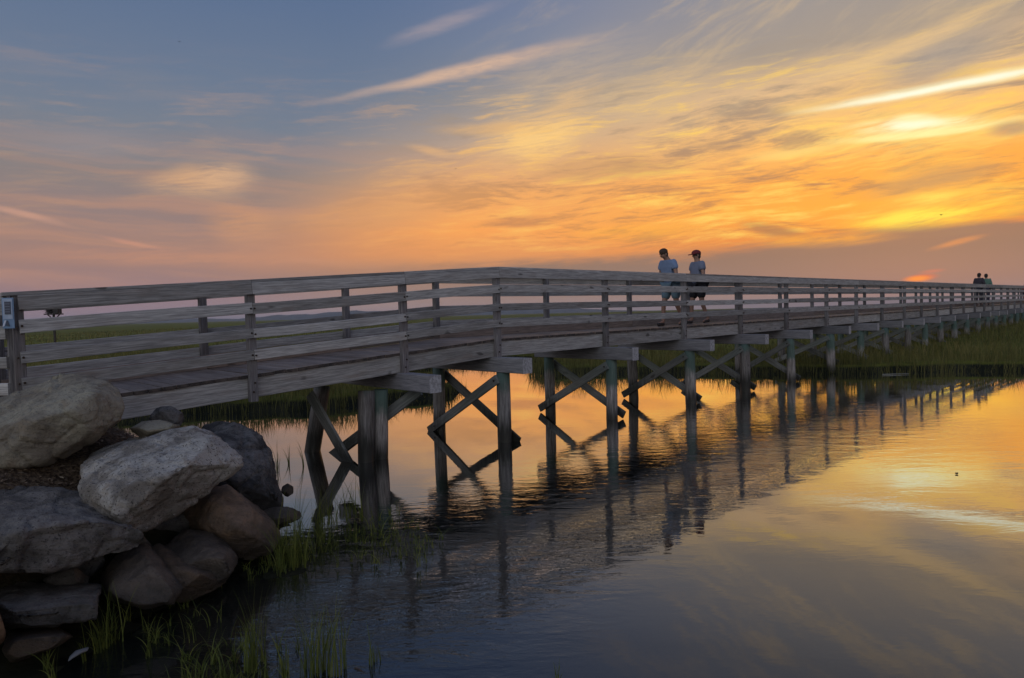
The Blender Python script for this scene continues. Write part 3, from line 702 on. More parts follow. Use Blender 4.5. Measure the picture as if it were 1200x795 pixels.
# ------------------------------------------------------------------ nest platform on the marsh
def nest():
    Y = 62.0; top = at(62.5, 360, Y); gz = .3; c = Vector((top.x, top.y, gz))
    root = empty('nest_platform', c); tag(root, 'dark bird nest platform on a pole out in the left marsh', 'nest platform'); m = simple('dark_old_timber', (.03, .027, .025), .9, 0, 4, (.05, .045, .04))
    X = Vector((1, 0, 0)); Yv = Vector((0, 1, 0)); Z = Vector((0, 0, 1)); zt = at(62.5, 369, Y).z
    b1 = MB(); b1.box(Vector((c.x, c.y, (gz + zt) / 2)), X, Yv, Z, .14, .14, zt - gz); mesh_obj('pole', b1.v, b1.f, m, root)
    for s in (-1, 1): board('diagonal_brace', Vector((c.x, c.y, zt - .5)), Vector((c.x + s * .55, c.y, zt + .02)), .05, .09, m, root, side=Yv)
    b2 = MB(); b2.box(Vector((c.x, c.y, zt + .05)), X, Yv, Z, 1.15, 1.0, .10); mesh_obj('platform', b2.v, b2.f, m, root)
    b3 = MB(); b3.box(Vector((c.x + .33, c.y, zt + .42)), X, Yv, Z, .45, .6, .62); mesh_obj('nest_box', b3.v, b3.f, m, root)
    V = []; Fs = []
    for k in range(420):
        an = random.uniform(0, 6.28); r = random.uniform(0, .48); p = Vector((c.x - .2 + math.cos(an) * r, c.y + math.sin(an) * r, zt + .12 + random.uniform(0, .62 - r * .35)))
        d = Vector((random.uniform(-1, 1), random.uniform(-1, 1), random.uniform(-.4, .4))).normalized() * random.uniform(.15, .35); s = d.orthogonal().normalized() * .018; u2 = d.cross(s).normalized() * .018
        b0 = len(V); V += [p - d, p + s, p + u2, p - s, p + d]; Fs += [(b0, b0 + 1, b0 + 2), (b0, b0 + 2, b0 + 3), (b0, b0 + 3, b0 + 1), (b0 + 4, b0 + 2, b0 + 1), (b0 + 4, b0 + 3, b0 + 2), (b0 + 4, b0 + 1, b0 + 3)]
    mesh_obj('twig_nest', V, Fs, m, root)
nest()

# ------------------------------------------------------------------ people
SKIN = simple('skin', (.30, .17, .12), .6)
def skinned(name, joints, edges, radii, mat, parent, sub=2, rootv=0):
    me = bpy.data.meshes.new(name + '_sk'); me.from_pydata(joints, edges, []); o = bpy.data.objects.new(name + '_sk', me); COL.objects.link(o)
    sk = o.modifiers.new('s', 'SKIN'); lay = me.skin_vertices[0].data if me.skin_vertices else None
    if lay is None:
        bm = bmesh.new(); bm.from_mesh(me); bm.verts.layers.skin.verify(); bm.to_mesh(me); bm.free(); lay = me.skin_vertices[0].data
    for i, r in enumerate(radii):
        lay[i].radius = r if isinstance(r, tuple) else (r, r); lay[i].use_root = (i == rootv)
    ss = o.modifiers.new('b', 'SUBSURF'); ss.levels = sub; ss.render_levels = sub
    dg = bpy.context.evaluated_depsgraph_get(); out = bpy.data.meshes.new_from_object(o.evaluated_get(dg)); bpy.data.objects.remove(o)
    out.materials.clear(); out.materials.append(mat); out.polygons.foreach_set('use_smooth', [True] * len(out.polygons)); out.name = name
    q = bpy.data.objects.new(name, out); COL.objects.link(q); q.parent = parent; return q
def ell(bm, c, r, seg=16, rings=10):
    bmesh.ops.create_uvsphere(bm, u_segments=seg, v_segments=rings, radius=1, matrix=Matrix.Translation(c) @ Matrix.Diagonal((*r, 1)))
def person(label, loc, rz, H, shirt, legs, hair, stride=.0, bow=0.0, arms='down', cap=None, short=True, long_top=False, group=None, shoe=(.03, .025, .025), trunkw=1.0):
    """faces local -Y; H = standing height"""
    root = empty('person', loc); root.rotation_euler = (0, 0, rz); tag(root, label, 'person', group)
    k = H / 1.75; V = lambda x, y, z: (x * k, y * k, z * k)
    f = bow                                            # forward lean of the upper body
    L = stride
    hip = .93
    J = {'pelvis': (0, 0, .96), 'belly': (0, -.02 * f, 1.08), 'chest': (0, -.10 * f, 1.30), 'neck0': (0, -.17 * f, 1.46), 'neck': (0, -.21 * f, 1.52), 'head': (0, -.29 * f - .015, 1.605 - .03 * f), 'crown': (0, -.35 * f - .01, 1.68 - .07 * f),
         'hl': (-.10, 0, .90), 'kl': (-.11, -L * .5 - .02, .49), 'al': (-.11, -L * .75 + .03, .09), 'tl': (-.12, -L * .75 - .14, .035),
         'hr': (.10, 0, .90), 'kr': (.11, L * .18 - .02, .49), 'ar': (.11, L * .8 + .03, .09 + L * .12), 'tr': (.12, L * .8 - .13, .035 + L * .02),
         'sl': (-.175, -.15 * f, 1.41), 'sr': (.175, -.15 * f, 1.41)}
    if arms == 'down':
        J.update({'el': (-.225, .02 - .12 * f + L * .15, 1.13), 'wl': (-.22, -.10 - .10 * f + L * .25, .90), 'er': (.225, .02 - .12 * f - L * .15, 1.13), 'wr': (.22, -.12 - .10 * f - L * .3, .91)})
    else:
        J.update({'el': (-.25, -.02 - .10 * f, 1.13), 'wl': (-.12, -.26 - .10 * f, 1.10), 'er': (.25, -.02 - .10 * f, 1.13), 'wr': (.10, -.27 - .10 * f, 1.06)})
    def hand(w, e):
        w = Vector(J[w]); e = Vector(J[e]); d = (w - e).normalized(); return tuple(w + d * .085)
    J['pl'] = hand('wl', 'el'); J['pr'] = hand('wr', 'er')
    rad = {'pelvis': (.155, .105), 'belly': (.135, .098), 'chest': (.150, .108), 'neck0': (.075, .066), 'neck': (.060, .060), 'head': (.080, .094), 'crown': (.062, .078), 'hl': .088, 'kl': .056, 'al': .040, 'tl': .036, 'hr': .088, 'kr': .056, 'ar': .040, 'tr': .036,
           'sl': .056, 'sr': .056, 'el': .040, 'er': .040, 'wl': .028, 'wr': .028, 'pl': .034, 'pr': .034}
    E = [('pelvis', 'belly'), ('belly', 'chest'), ('chest', 'neck0'), ('neck0', 'neck'), ('neck', 'head'), ('head', 'crown'), ('pelvis', 'hl'), ('hl', 'kl'), ('kl', 'al'), ('al', 'tl'), ('pelvis', 'hr'), ('hr', 'kr'), ('kr', 'ar'), ('ar', 'tr'),
         ('chest', 'sl'), ('sl', 'el'), ('el', 'wl'), ('wl', 'pl'), ('chest', 'sr'), ('sr', 'er'), ('er', 'wr'), ('wr', 'pr')]
    def grow(name, keys, es, mat, add=0.0, mul=1.0, over=None, sub=2):
        over = over or {}
        pts = []; rr = []
        for q in keys:
            p = over.get(q, (J.get(q), None))[0] or J[q]; r0 = (over[q][1] if q in over and over[q][1] else rad.get(q, .05))
            pts.append(V(*p)); rr.append(tuple((v * mul + add) * k for v in r0) if isinstance(r0, tuple) else (r0 * mul + add) * k)
        ed = [(keys.index(a), keys.index(b)) for a, b in es if a in keys and b in keys]
        return skinned(name, pts, ed, rr, mat, root, sub, 0)
    # fingers as short chains from each palm
    JJ = list(J.keys()); EE = list(E)
    for s in 'lr':
        w = Vector(J['w' + s]); p = Vector(J['p' + s]); d = (p - w).normalized(); sd = d.cross(Vector((1, 0, 0))).normalized()
        for q in range(4):
            b0 = p + sd * (.027 - .018 * q) + d * .02; t0 = b0 + d * (.050 - .006 * abs(q - 1)) + Vector((0, -.008, 0)); kk = f'f{s}{q}'
            J[kk] = tuple(b0); J[kk + 't'] = tuple(t0); rad[kk] = .0105; rad[kk + 't'] = .008; EE += [('p' + s, kk), (kk, kk + 't')]
        th = p + sd * .045 - d * .03; tt = th + d * .045 + sd * .012; J['th' + s] = tuple(th); J['tt' + s] = tuple(tt); rad['th' + s] = .012; rad['tt' + s] = .009; EE += [('w' + s, 'th' + s), ('th' + s, 'tt' + s)]
    JJ = list(J.keys())
    grow('body', JJ, EE, SKIN, sub=1)
    # face: nose and ears, a few millimetres proud of the head
    hc = Vector(J['head']) * k; fd = Vector((0, -1, -.45 * f)).normalized(); up = Vector((0, -.45 * f, 1)).normalized()
    bm = bmesh.new()
    ell(bm, hc + fd * .092 * k - up * .005 * k, (.013 * k, .018 * k, .022 * k), 8, 6)
    for s in (-1, 1): ell(bm, hc + Vector((s * .078 * k, 0, 0)), (.01 * k, .02 * k, .03 * k), 8, 6)
    o = bm_obj('nose_and_ears', bm, SKIN, None, True); o.parent = root
    bm = bmesh.new()
    for s in (-1, 1): ell(bm, hc + fd * .083 * k + up * .028 * k + Vector((s * .032 * k, 0, 0)), (.011 * k, .008 * k, .007 * k), 8, 6)
    ell(bm, hc + fd * .086 * k - up * .045 * k, (.024 * k, .006 * k, .005 * k), 8, 6)
    o = bm_obj('eyes_and_mouth', bm, simple('eye_dark', (.03, .02, .02), .4), None, True); o.parent = root
    # hair
    bm = bmesh.new(); cc = hc + up * .045 * k - fd * .018 * k
    ell(bm, cc, (.088 * k, .100 * k, .088 * k), 24, 16)
    ell(bm, hc - fd * .045 * k - up * .015 * k, (.080 * k, .060 * k, .085 * k), 16, 12)
    for v in bm.verts:
        nz = mnoise.noise(v.co * 28) * .012 + mnoise.noise(v.co * 60) * .006; v.co += (v.co - cc).normalized() * nz
    o = bm_obj('hair', bm, simple('hair', hair, .8, 0, 40, tuple(x * .5 for x in hair)), None, True); o.parent = root
    cloth = simple('shirt', shirt, .9, 0, 6, tuple(x * .8 for x in shirt)); lm = simple('leg_cloth', legs, .9, 0, 6, tuple(x * .75 for x in legs))
    slv = {}
    for s in 'lr':
        a = Vector(J['s' + s]); e = Vector(J['e' + s]); t = .62 if short else 1.0
        J['m' + s] = tuple(a.lerp(e, t)); rad['m' + s] = .055 if short else .048
    keys = ['belly', 'chest', 'neck0', 'sl', 'sr', 'ml', 'mr', 'pelvis']; es = [('pelvis', 'belly'), ('belly', 'chest'), ('chest', 'neck0'), ('chest', 'sl'), ('chest', 'sr'), ('sl', 'ml'), ('sr', 'mr')]
    if not short: 
        keys += ['wl', 'wr']; es += [('ml', 'wl'), ('mr', 'wr')]
    J['hem'] = (0, 0, .80 if long_top else .90); rad['hem'] = (.175, .125); keys.append('hem'); es.append(('pelvis', 'hem'))
    J['neck0c'] = J['neck0']
    grow('shirt', keys, es, cloth, .026 * trunkw, 1.08 * trunkw, over={'neck0': (tuple(Vector(J['neck0']) - Vector((0, 0, .02))), (.06, .055))})
    for s in 'lr':
        h = Vector(J['h' + s]); kn = Vector(J['k' + s]); J['q' + s] = tuple(h.lerp(kn, .78)); rad['q' + s] = .082
    if legs and short:
        grow('shorts', ['pelvis', 'hl', 'hr', 'ql', 'qr'], [('pelvis', 'hl'), ('pelvis', 'hr'), ('hl', 'ql'), ('hr', 'qr')], lm, .020, 1.04)
    else:
        grow('trousers', ['pelvis', 'hl', 'hr', 'kl', 'kr', 'al', 'ar'], [('pelvis', 'hl'), ('pelvis', 'hr'), ('hl', 'kl'), ('hr', 'kr'), ('kl', 'al'), ('kr', 'ar')], lm, .018, 1.0)
    sm = simple('shoe', shoe, .6)
    for s in 'lr':
        a = Vector(J['a' + s]) * k; t = Vector(J['t' + s]) * k
        skinned('shoe', [tuple(a - Vector((0, -.03, .045)) * k), tuple((a + t) / 2 - Vector((0, 0, .015)) * k), tuple(t)], [(0, 1), (1, 2)], [.046 * k, .046 * k, .040 * k], sm, root, 2, 0)
    if cap:
        bm = bmesh.new(); cc = hc + up * .055 * k - fd * .008 * k; ell(bm, cc, (.102 * k, .115 * k, .085 * k), 24, 16)
        bmesh.ops.bisect_plane(bm, geom=bm.verts[:] + bm.edges[:] + bm.faces[:], plane_co=cc - up * .01 * k, plane_no=up, clear_inner=True)
        bp = cc + fd * .085 * k; ring = []
        for j in range(13):
            an = math.pi * j / 12; x = math.cos(an) * .085 * k; y = math.sin(an) * .13 * k
            ring.append((bm.verts.new(bp + Vector((x, 0, 0)) + fd * y - up * (.005 + .012 * math.sin(an)) * k), bm.verts.new(bp + Vector((x, 0, 0)) + fd * y - up * (.026 + .012 * math.sin(an)) * k)))
        bm.faces.new([r[0] for r in ring]); bm.faces.new([r[1] for r in ring][::-1])
        for j in range(12): bm.faces.new((ring[j][0], ring[j][1], ring[j + 1][1], ring[j + 1][0]))
        bmesh.ops.recalc_face_normals(bm, faces=bm.faces)
        o = bm_obj('cap', bm, simple('cap_cloth', cap, .8), None, True); o.parent = root
    return root
def deckpt(t, u):                         # t along the near line, u across (metres)
    i = 3 + max(j for j in range(len(ts)) if ts[j] <= t); a = ts[i - 3]; b_ = ts[i - 2]; q = (t - a) / (b_ - a)
    p = NP[i].lerp(NP[i + 1], q); return off(p + PERP[i] * u, -DECK)
def find(px, u):
    best = None
    for k in range(0, 3600):
        t = k * .001; p = deckpt(t, u); v = p - CAM; x = 600 + F * v.dot(RC) / v.dot(FW)
        if best is None or abs(x - px) < best[0]: best = (abs(x - px), p)
    return best[1]
face_cam = math.atan2(-dirs[6].x, dirs[6].y) # local -Y towards the start of the bridge
person('person in pale blue shirt bending the head, walking on the boardwalk', find(788, .45), face_cam - .25, 1.80, (.17, .24, .38), (.15, .23, .28), (.06, .032, .018), stride=.26, bow=.75, arms='fold', long_top=True, group='walkers on the boardwalk')
person('person in red cap, grey shirt and black shorts walking on the boardwalk', find(819, .75), face_cam - .45, 1.85, (.15, .175, .25), (.016, .014, .018), (.03, .02, .015), stride=.20, bow=.12, arms='fold', cap=(.13, .012, .015), group='walkers on the boardwalk')
person('distant person in dark jacket, left one of the pair at the railing', find(1147, .55), face_cam + math.pi - .3, 1.86, (.035, .03, .04), (.03, .03, .04), (.02, .015, .012), short=False, arms='fold', bow=.1, group='distant couple on the boardwalk')
person('distant person in green jacket, right one of the pair at the railing', find(1155.5, .6), face_cam + math.pi + .2, 1.86, (.09, .17, .13), (.05, .045, .07), (.025, .018, .014), short=False, bow=.05, group='distant couple on the boardwalk')

person('barely visible distant person in red at the right edge, behind the far railing', find(1201, .7), face_cam, 1.34, (.22, .05, .04), (.03, .03, .04), (.10, .03, .02), bow=.05)
# ------------------------------------------------------------------ birds and floating bits
def bird(label, px, py, Y, span):
    p = at(px, py, Y); bm = bmesh.new()
    ell(bm, p, (span * .10, span * .26, span * .09), 10, 8)
    for s in (-1, 1):
        v = [p + Vector((0, span * .10, .0)), p + Vector((0, -span * .10, 0)), p + Vector((s * span * .26, -span * .02, span * .15)), p + Vector((s * span * .26, span * .12, span * .15)), p + Vector((s * span * .5, span * .10, span * .06))]
        top = [bm.verts.new(x) for x in v]; bot = [bm.verts.new(x - Vector((0, 0, .012 * span))) for x in v]
        for vv, fl in ((top, 1), (bot, -1)):
            a, b_, c, d, e = vv; bm.faces.new((a, b_, c, d)); bm.faces.new((d, c, e))
    tag(bm_obj('bird', bm, simple('bird_dark', (.03, .02, .015), .8), None, True), label, 'bird')
bird('tiny dark bird flying before the bright orange cloud band', 1103, 252, 60, .42)
bird('tiny dark bird high in the blue sky at upper left', 210, 49, 90, .38)
bird('tiny dark bird over the orange clouds near the centre', 534, 198, 90, .38)
bm = bmesh.new(); p = onz(1121, 556); 
ell(bm, p + Vector((0, 0, .012)), (.020, .013, .010), 12, 8); ell(bm, p + Vector((.014, 0, .018)), (.007, .006, .006), 8, 6)
for v in bm.verts: v.co += Vector((1, 1, 1)) * mnoise.noise(v.co * 40) * .004
tag(bm_obj('floating_debris', bm, simple('wet_bark', (.03, .015, .008), .5), None, True), 'small dark scrap floating on the orange water at right', 'debris')
a = onz(1034, 439, .02); c = onz(1065, 438, .02)
board('floating_stick', a, c, .04, .04, simple('pale_stick', (.30, .30, .26), .7), empty('x_tmp')) if False else None
bm = bmesh.new(); d = c - a; bmesh.ops.create_cone(bm, cap_ends=True, segments=8, radius1=.011, radius2=.007, depth=d.length, matrix=Matrix.Translation((a + c) / 2) @ Vector((0, 0, 1)).rotation_difference(d.normalized()).to_matrix().to_4x4())
tag(bm_obj('floating_stick', bm, simple('pale_stick', (.34, .34, .30), .7), None, True), 'pale thin stick floating along the right marsh edge', 'stick')

# ------------------------------------------------------------------ sky
def azel(px, py):
    d = ray(px, py).normalized(); return math.degrees(math.atan2(d.x, d.y)), math.degrees(math.asin(d.z))
SUN_AZ, SUN_EL = azel(1078, 327)
world = bpy.data.worlds.new('World'); scene.world = world; world.use_nodes = True; g = world.node_tree
bg = g.nodes['Background']
tc = g.nodes.new('ShaderNodeTexCoord'); dx, dy, dz = split(g, tc.outputs['Generated'])
az = dx._m('ARCTAN2', dy) * (180 / math.pi); el = dz.min(1.0).max(-1.0)._m('ARCSINE') * (180 / math.pi)
# shared warp
wn1 = noise(g, vec(g, az * .06, el * .16), 1.0, 4, .55) - .5; wn2 = noise(g, vec(g, az * .07 + 40.0, el * .20), 1.0, 4, .55) - .5
azw = az + wn1 * 3.6; elw = el + wn2 * 1.9
dsun = (az - SUN_AZ)._m('WRAP', 180.0, -180.0).abs() if False else (az - SUN_AZ).abs()
dsun = dsun.min((360.0 - dsun).abs())
L_ = lambda *c: lin(c)
def column(stops, e): return ramp(g, e, [(max(0, min(1, (d_) / 90)) ** .5, L_(*c)) for d_, c in stops])
ee = ((elw.max(0.0)) / 90.0).pow(.5)
c_sun = column([(0, (160, 122, 118)), (1.5, (152, 117, 106)), (3.8, (150, 114, 98)), (5.2, (236, 142, 66)), (7.5, (255, 172, 64)), (10, (255, 172, 74)), (13, (255, 192, 106)), (16, (232, 190, 138)), (19, (168, 153, 138)), (24, (150, 146, 148)), (34, (118, 126, 152)), (90, (85, 98, 132))], ee)
c_mid = column([(0, (172, 150, 152)), (1.5, (160, 134, 128)), (3.2, (166, 128, 108)), (5, (230, 152, 92)), (7, (250, 164, 86)), (10, (242, 170, 100)), (14, (198, 166, 138)), (17.5, (150, 146, 144)), (21, (126, 134, 154)), (25, (112, 124, 154)), (36, (96, 112, 148)), (90, (82, 96, 132))], ee)
c_left = column([(0, (140, 128, 142)), (2, (146, 122, 130)), (4.0, (158, 126, 119)), (6, (156, 126, 118)), (8.5, (146, 126, 123)), (11, (134, 126, 126)), (14.5, (116, 125, 140)), (18, (105, 120, 143)), (24, (90, 110, 142)), (34, (80, 100, 145)), (60, (80, 98, 138)), (90, (82, 96, 132))], ee)
c_back = column([(0, (212, 206, 204)), (3, (222, 216, 213)), (10, (228, 223, 220)), (25, (208, 213, 222)), (45, (135, 148, 182)), (70, (100, 115, 152)), (80, (88, 102, 138)), (90, (82, 96, 132))], ee)
col = mixc(g, dsun.smooth(4, 34), c_sun, c_mid); dd = dsun + (el.min(20.0) - 7.0) * .9
col = mixc(g, dd.smooth(33, 57), col, c_left); c_back = mixc(g, 1.0, c_back, (1.25, 1.25, 1.25), 'MULTIPLY')
col = mixc(g, dsun.smooth(80, 135), col, c_back)
# streaky cirrus: bright and dark filaments, tilted gently up to the right
def rot(a, e, deg, sa, se):
    c, s = math.cos(R(deg)), math.sin(R(deg)); return vec(g, (a * c + e * s) * sa, (e * c - a * s) * se)
s1 = noise(g, rot(azw, elw, 4, .075, .55), 1.0, 6, .62, .25)
s2 = noise(g, rot(azw, elw, 6, .16, 1.15), 1.0, 6, .64, .3)
s3 = noise(g, rot(azw, elw, -8, .05, .30), 1.0, 5, .6, .8)
zone = el.smooth(3.8, 6.5) * (1.0 - el.smooth(15.5, 21)) * (1.0 - dsun.smooth(22, 48) * .88) * (1.0 - dsun.smooth(60, 100))
fib0 = noise(g, rot(azw, elw, 3, .28, 2.6), 1.0, 6, .7, .25)
br = (s1 * .45 + s2 * .25 + fib0 * .30).smooth(.49, .62); dk = (s1 * .55 + s3 * .45).smooth(.50, .36)
dk = 1.0 - (s1 * .4 + s3 * .35 + fib0 * .25).smooth(.40, .51)
brc = mixc(g, dsun.smooth(8, 50), L_(255, 210, 98), L_(252, 184, 104)); dkc = mixc(g, el.smooth(7, 17), L_(176, 124, 84), L_(160, 142, 124))
col = mixc(g, dk * zone * .85, col, dkc); col = mixc(g, br * zone * .9, col, brc)
# thin high veil on the upper right, fading to blue at the left
veil = noise(g, rot(azw, elw, 24, .09, .42), 1.0, 7, .68, .3); vz = el.smooth(12, 17) * (1.0 - el.smooth(23, 31)) * (1.0 - dsun.smooth(14, 38))
col = mixc(g, veil.smooth(.45, .70) * vz * .55, col, L_(208, 180, 142))
# soft banding low at the left
lb = noise(g, rot(azw, elw, -3, .03, .55), 1.0, 5, .55, .4); lz = el.smooth(1.5, 4) * (1.0 - el.smooth(9, 16)) * dsun.smooth(30, 52) * (1.0 - dsun.smooth(95, 140))
col = mixc(g, lb.smooth(.46, .66) * lz * .42, col, L_(204, 148, 116))
hb = noise(g, rot(azw, elw, 2, .035, .30), 1.0, 4, .55, .4); col = mixc(g, hb.smooth(.52, .68) * el.smooth(9, 12) * (1.0 - el.smooth(14, 22)) * dsun.smooth(35, 60) * .30, col, L_(165, 145, 138))
# grey bank along the horizon below the bright clouds
edge = el - 4.3 - ((az - 8.0).smooth(0, 30) * 1.6) - (s1 - .5) * 3.0 - wn2 * 2.2
bank = (1.0 - edge.smooth(-.55, .45)) * (1.0 - dsun.smooth(26, 50))
bankc = ramp(g, (el / 7.0), [(0, L_(164, 141, 134)), (.25, L_(150, 124, 113)), (.6, L_(141, 116, 102)), (1, L_(134, 110, 96))])
col = mixc(g, bank * .93, col, bankc)
# individual streaks and glows, each at its own place in the sky
wvec = vec(g, az + wn1 * 1.8, el + wn2 * .9); wvec2 = vec(g, az + wn1 * 5.0, el + wn2 * 2.6); wvec0 = vec(g, az + wn1 * .5, el + wn2 * .25)
fib = noise(g, rot(azw, elw, 7, .35, 3.0), 1.0, 5, .7, .3)
tx = (s2 * .45 + fib * .55 - .5) * 5.5
def streak(col, p0, p1, w, c, amt, curv=0.0, gamma=1.0, tex=.5, taper=0.0, warp=.35):
    a0, e0 = azel(*p0); a1, e1 = azel(*p1); ma, me_ = (a0 + a1) / 2, (e0 + e1) / 2; Lh = math.hypot(a1 - a0, e1 - e0) / 2 * 1.15; ph = math.atan2(e1 - e0, a1 - a0); W = w / 14.0 * 1.9
    mp = g.nodes.new('ShaderNodeMapping'); mp.vector_type = 'TEXTURE'
    g.links.new(wvec2 if warp > .6 else (wvec0 if warp < .25 else wvec), mp.inputs[0])
    mp.inputs['Location'].default_value = (ma, me_, 0); mp.inputs['Rotation'].default_value = (0, 0, ph); mp.inputs['Scale'].default_value = (Lh, W, 1)
    o = mp.outputs[0]
    if curv or taper:
        u, v, _ = split(g, o)
        if curv: v = v - (u * u) * curv
        if taper: v = v / ((u * taper) + 1.0).max(.15)
        o = vec(g, u, v)
    gr = g.nodes.new('ShaderNodeTexGradient'); gr.gradient_type = 'SPHERICAL'; g.links.new(o, gr.inputs[0])
    m = N(g, gr.outputs['Fac']).smooth(0, .85)
    if tex: m = m * (tx * tex + (1.0 - tex * .25)).clamp()
    return mixc(g, m * amt, col, L_(*c))
col = streak(col, (1000, 215), (1190, 190), 26, (250, 190, 90), .55, tex=.8)
col = streak(col, (545, 175), (700, 150), 24, (250, 198, 122), .7, tex=1.0, warp=1)
col = streak(col, (610, 205), (820, 185), 10, (196, 150, 104), .75, tex=.5, warp=.8)
col = streak(col, (1000, 230), (1200, 190), 8, (190, 145, 100), .7, tex=.5)
col = streak(col, (860, 262), (960, 280), 5, (170, 118, 82), .8, tex=.5)
col = streak(col, (560, 262), (660, 256), 5, (190, 130, 88), .7, tex=.5)
col = streak(col, (660, 272), (850, 268), 7, (255, 176, 70), .7, tex=.8)
col = streak(col, (900, 120), (1215, 66), 13, (222, 180, 124), .5, tex=.6)
col = streak(col, (900, 160), (1260, 136), 17, (255, 214, 118), .85, tex=1.0)
col = streak(col, (985, 151), (1165, 140), 6.5, (255, 248, 190), 1.0, tex=.85)
col = streak(col, (1030, 146), (1110, 142), 4, (255, 253, 215), 1.0, tex=.3)
col = streak(col, (1040, 138), (1100, 135), 3.5, (255, 244, 180), .9, tex=.3)
col = streak(col, (960, 170), (1240, 136), 3.2, (255, 244, 165), 1.0, tex=.5, curv=.8)
col = streak(col, (860, 186), (1000, 165), 5, (255, 212, 120), .8, tex=.7)
col = streak(col, (1150, 154), (1230, 146), 5, (176, 146, 118), .8, tex=.3)
col = streak(col, (900, 131), (1010, 122), 6, (240, 198, 124), .85, tex=.6)
col = streak(col, (915, 134), (1330, 52), 3.8, (255, 244, 196), 1.0, tex=.25, curv=-.35, taper=.2, warp=.3)
col = streak(col, (930, 108), (1210, -12), 8, (226, 190, 138), .75, tex=.7, curv=.6)
col = streak(col, (1010, 100), (1200, 30), 16, (148, 146, 146), .55, tex=0)
col = streak(col, (930, 108), (1210, -12), 5, (228, 192, 140), .6, tex=.6, curv=.6)
col = streak(col, (960, 266), (1260, 236), 9, (255, 206, 70), .9, tex=.8, curv=.3)
col = streak(col, (1000, 246), (1260, 214), 7, (255, 200, 84), .8, tex=.9)
col = streak(col, (990, 262), (1170, 244), 5.5, (255, 232, 84), .95, tex=.7)
col = streak(col, (1050, 240), (1130, 226), 4, (255, 224, 96), .7, tex=.9)
col = streak(col, (1080, 296), (1160, 276), 2.4, (232, 150, 88), .6, tex=.7)
col = streak(col, (880, 285), (1060, 276), 6, (250, 168, 62), .85, tex=.7)
col = streak(col, (366, 116), (720, 34), 5.4, (214, 178, 152), .85, tex=.45, curv=-.7, taper=.3, warp=.35)
col = streak(col, (440, 56), (600, 0), 6, (168, 154, 158), .55, tex=.5)
col = streak(col, (540, 185), (470, 168), 4, (218, 172, 126), .8, tex=.5)
col = streak(col, (500, 152), (640, 146), 5, (222, 176, 122), .7, tex=.6)
col = streak(col, (150, 218), (306, 206), 14, (212, 166, 126), .85, tex=.75, taper=.5, warp=.5)
col = streak(col, (230, 250), (330, 268), 16, (210, 152, 110), .6, tex=.8, warp=.8)
col = streak(col, (-40, 234), (88, 266), 2.6, (206, 156, 134), .65, tex=.2)
col = streak(col, (110, 274), (200, 294), 2, (212, 150, 124), .55, tex=.3)
col = streak(col, (-40, 160), (220, 172), 12, (148, 140, 144), .45, tex=.6)
col = streak(col, (-60, 296), (420, 302), 8, (208, 146, 112), .45, tex=.7)
col = streak(col, (300, 262), (560, 240), 14, (222, 158, 102), .55, tex=.9)
col = streak(col, (540, 130), (780, 40), 24, (186, 166, 148), .55, tex=.8)
col = streak(col, (640, 150), (880, 64), 20, (218, 184, 138), .55, tex=1.0)
col = streak(col, (600, 168), (720, 84), 15, (226, 184, 132), .6, tex=.9, warp=1)
col = streak(col, (565, 182), (690, 150), 13, (255, 210, 132), .5, tex=1.0, warp=1)
col = streak(col, (215, 214), (306, 202), 9, (216, 174, 138), .5, tex=.9, warp=.7)
col = streak(col, (958, 129), (1290, 60), 1.9, (255, 253, 226), 1.0, tex=.1, warp=.3, curv=-.3)
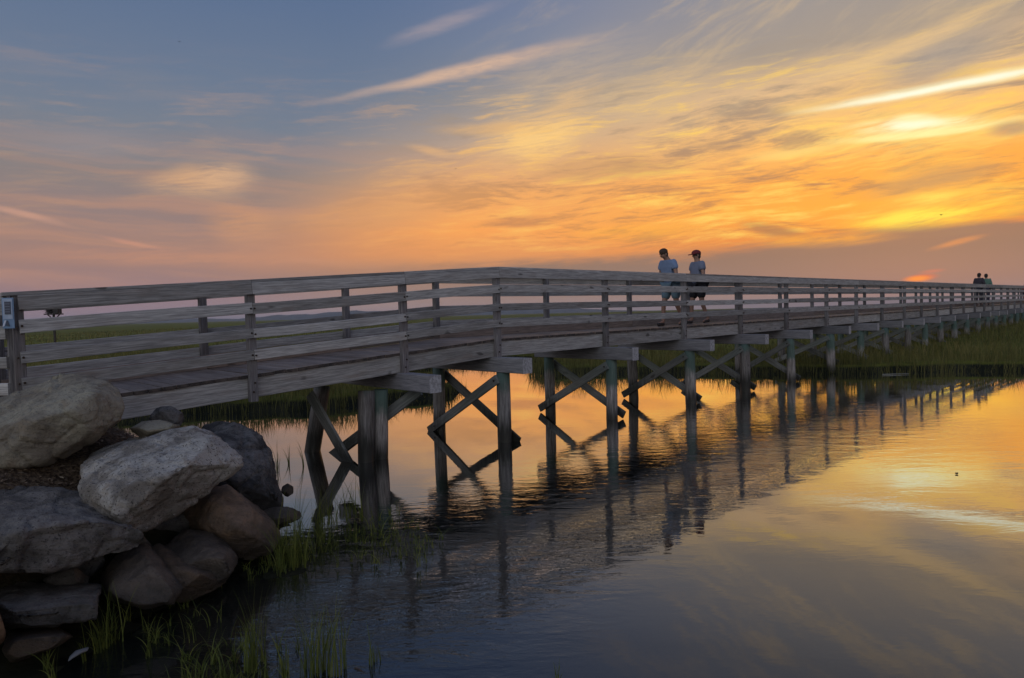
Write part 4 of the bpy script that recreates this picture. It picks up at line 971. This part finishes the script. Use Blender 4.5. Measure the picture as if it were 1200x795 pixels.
# the sun itself, a red ember through the low cloud
col = streak(col, (1056, 328), (1102, 323), 2.6, (226, 112, 76), .9, tex=0, warp=.1)
col = streak(col, (1058, 328), (1094, 325.5), 2.2, (255, 150, 60), 1.0, tex=0, warp=.1)
col = streak(col, (1074, 320), (1110, 316), 1.6, (216, 122, 98), .5, tex=.3, warp=.1)
sky = g.nodes.new('ShaderNodeTexSky'); sky.sky_type = 'NISHITA'; sky.sun_disc = False; sky.sun_elevation = R(max(1.0, SUN_EL)); sky.sun_rotation = R(SUN_AZ); sky.air_density = 1.2; sky.dust_density = 2.0
# painted-cloud colours are given for strength 0.1, so scale by 10 and add a little of the physical sky
sc = g.nodes.new('ShaderNodeMix'); sc.data_type = 'RGBA'; sc.blend_type = 'MULTIPLY'; sc.inputs[0].default_value = 1; g.links.new(col, sc.inputs[6]); sc.inputs[7].default_value = (10, 10, 10, 1)
fin = mixc(g, .06, sc.outputs[2], sky.outputs[0])
below = mixc(g, (el * -1.0).smooth(0.2, 4.0), fin, (.5, .5, .5))
g.links.new(below, bg.inputs[0]); bg.inputs[1].default_value = .1
world.cycles.sampling_method = 'MANUAL'; world.cycles.sample_map_resolution = 256
cy = scene.cycles; cy.max_bounces = 6; cy.diffuse_bounces = 2; cy.glossy_bounces = 3; cy.transmission_bounces = 2; cy.transparent_max_bounces = 6; cy.caustics_reflective = False; cy.caustics_refractive = False

sd = bpy.data.lights.new('sun', 'SUN'); so = bpy.data.objects.new('sun', sd); COL.objects.link(so)
sd.specular_factor = 0.0; sd.energy = .05; sd.angle = R(2.0); sd.color = (1, .5, .24)
v = Vector((math.sin(R(SUN_AZ)) * math.cos(R(3)), math.cos(R(SUN_AZ)) * math.cos(R(3)), math.sin(R(3))))
so.rotation_euler = v.to_track_quat('Z', 'Y').to_euler()

# ------------------------------------------------------------------ haze over the marsh
m = bpy.data.materials.new('haze_air'); m.use_nodes = True; gg = m.node_tree; gg.nodes.remove(gg.nodes['Principled BSDF'])
pv = gg.nodes.new('ShaderNodeVolumePrincipled'); pv.inputs['Color'].default_value = (.78, .84, .95, 1); pv.inputs['Density'].default_value = .00014; pv.inputs['Anisotropy'].default_value = .2
gg.links.new(pv.outputs[0], gg.nodes['Material Output'].inputs['Volume'])
mb = MB(); mb.box(Vector((0, 4300, 24.5)), Vector((1, 0, 0)), Vector((0, 1, 0)), Vector((0, 0, 1)), 18400, 9800, 53)
tag(mesh_obj('haze', mb.v, mb.f, m), kind='stuff')
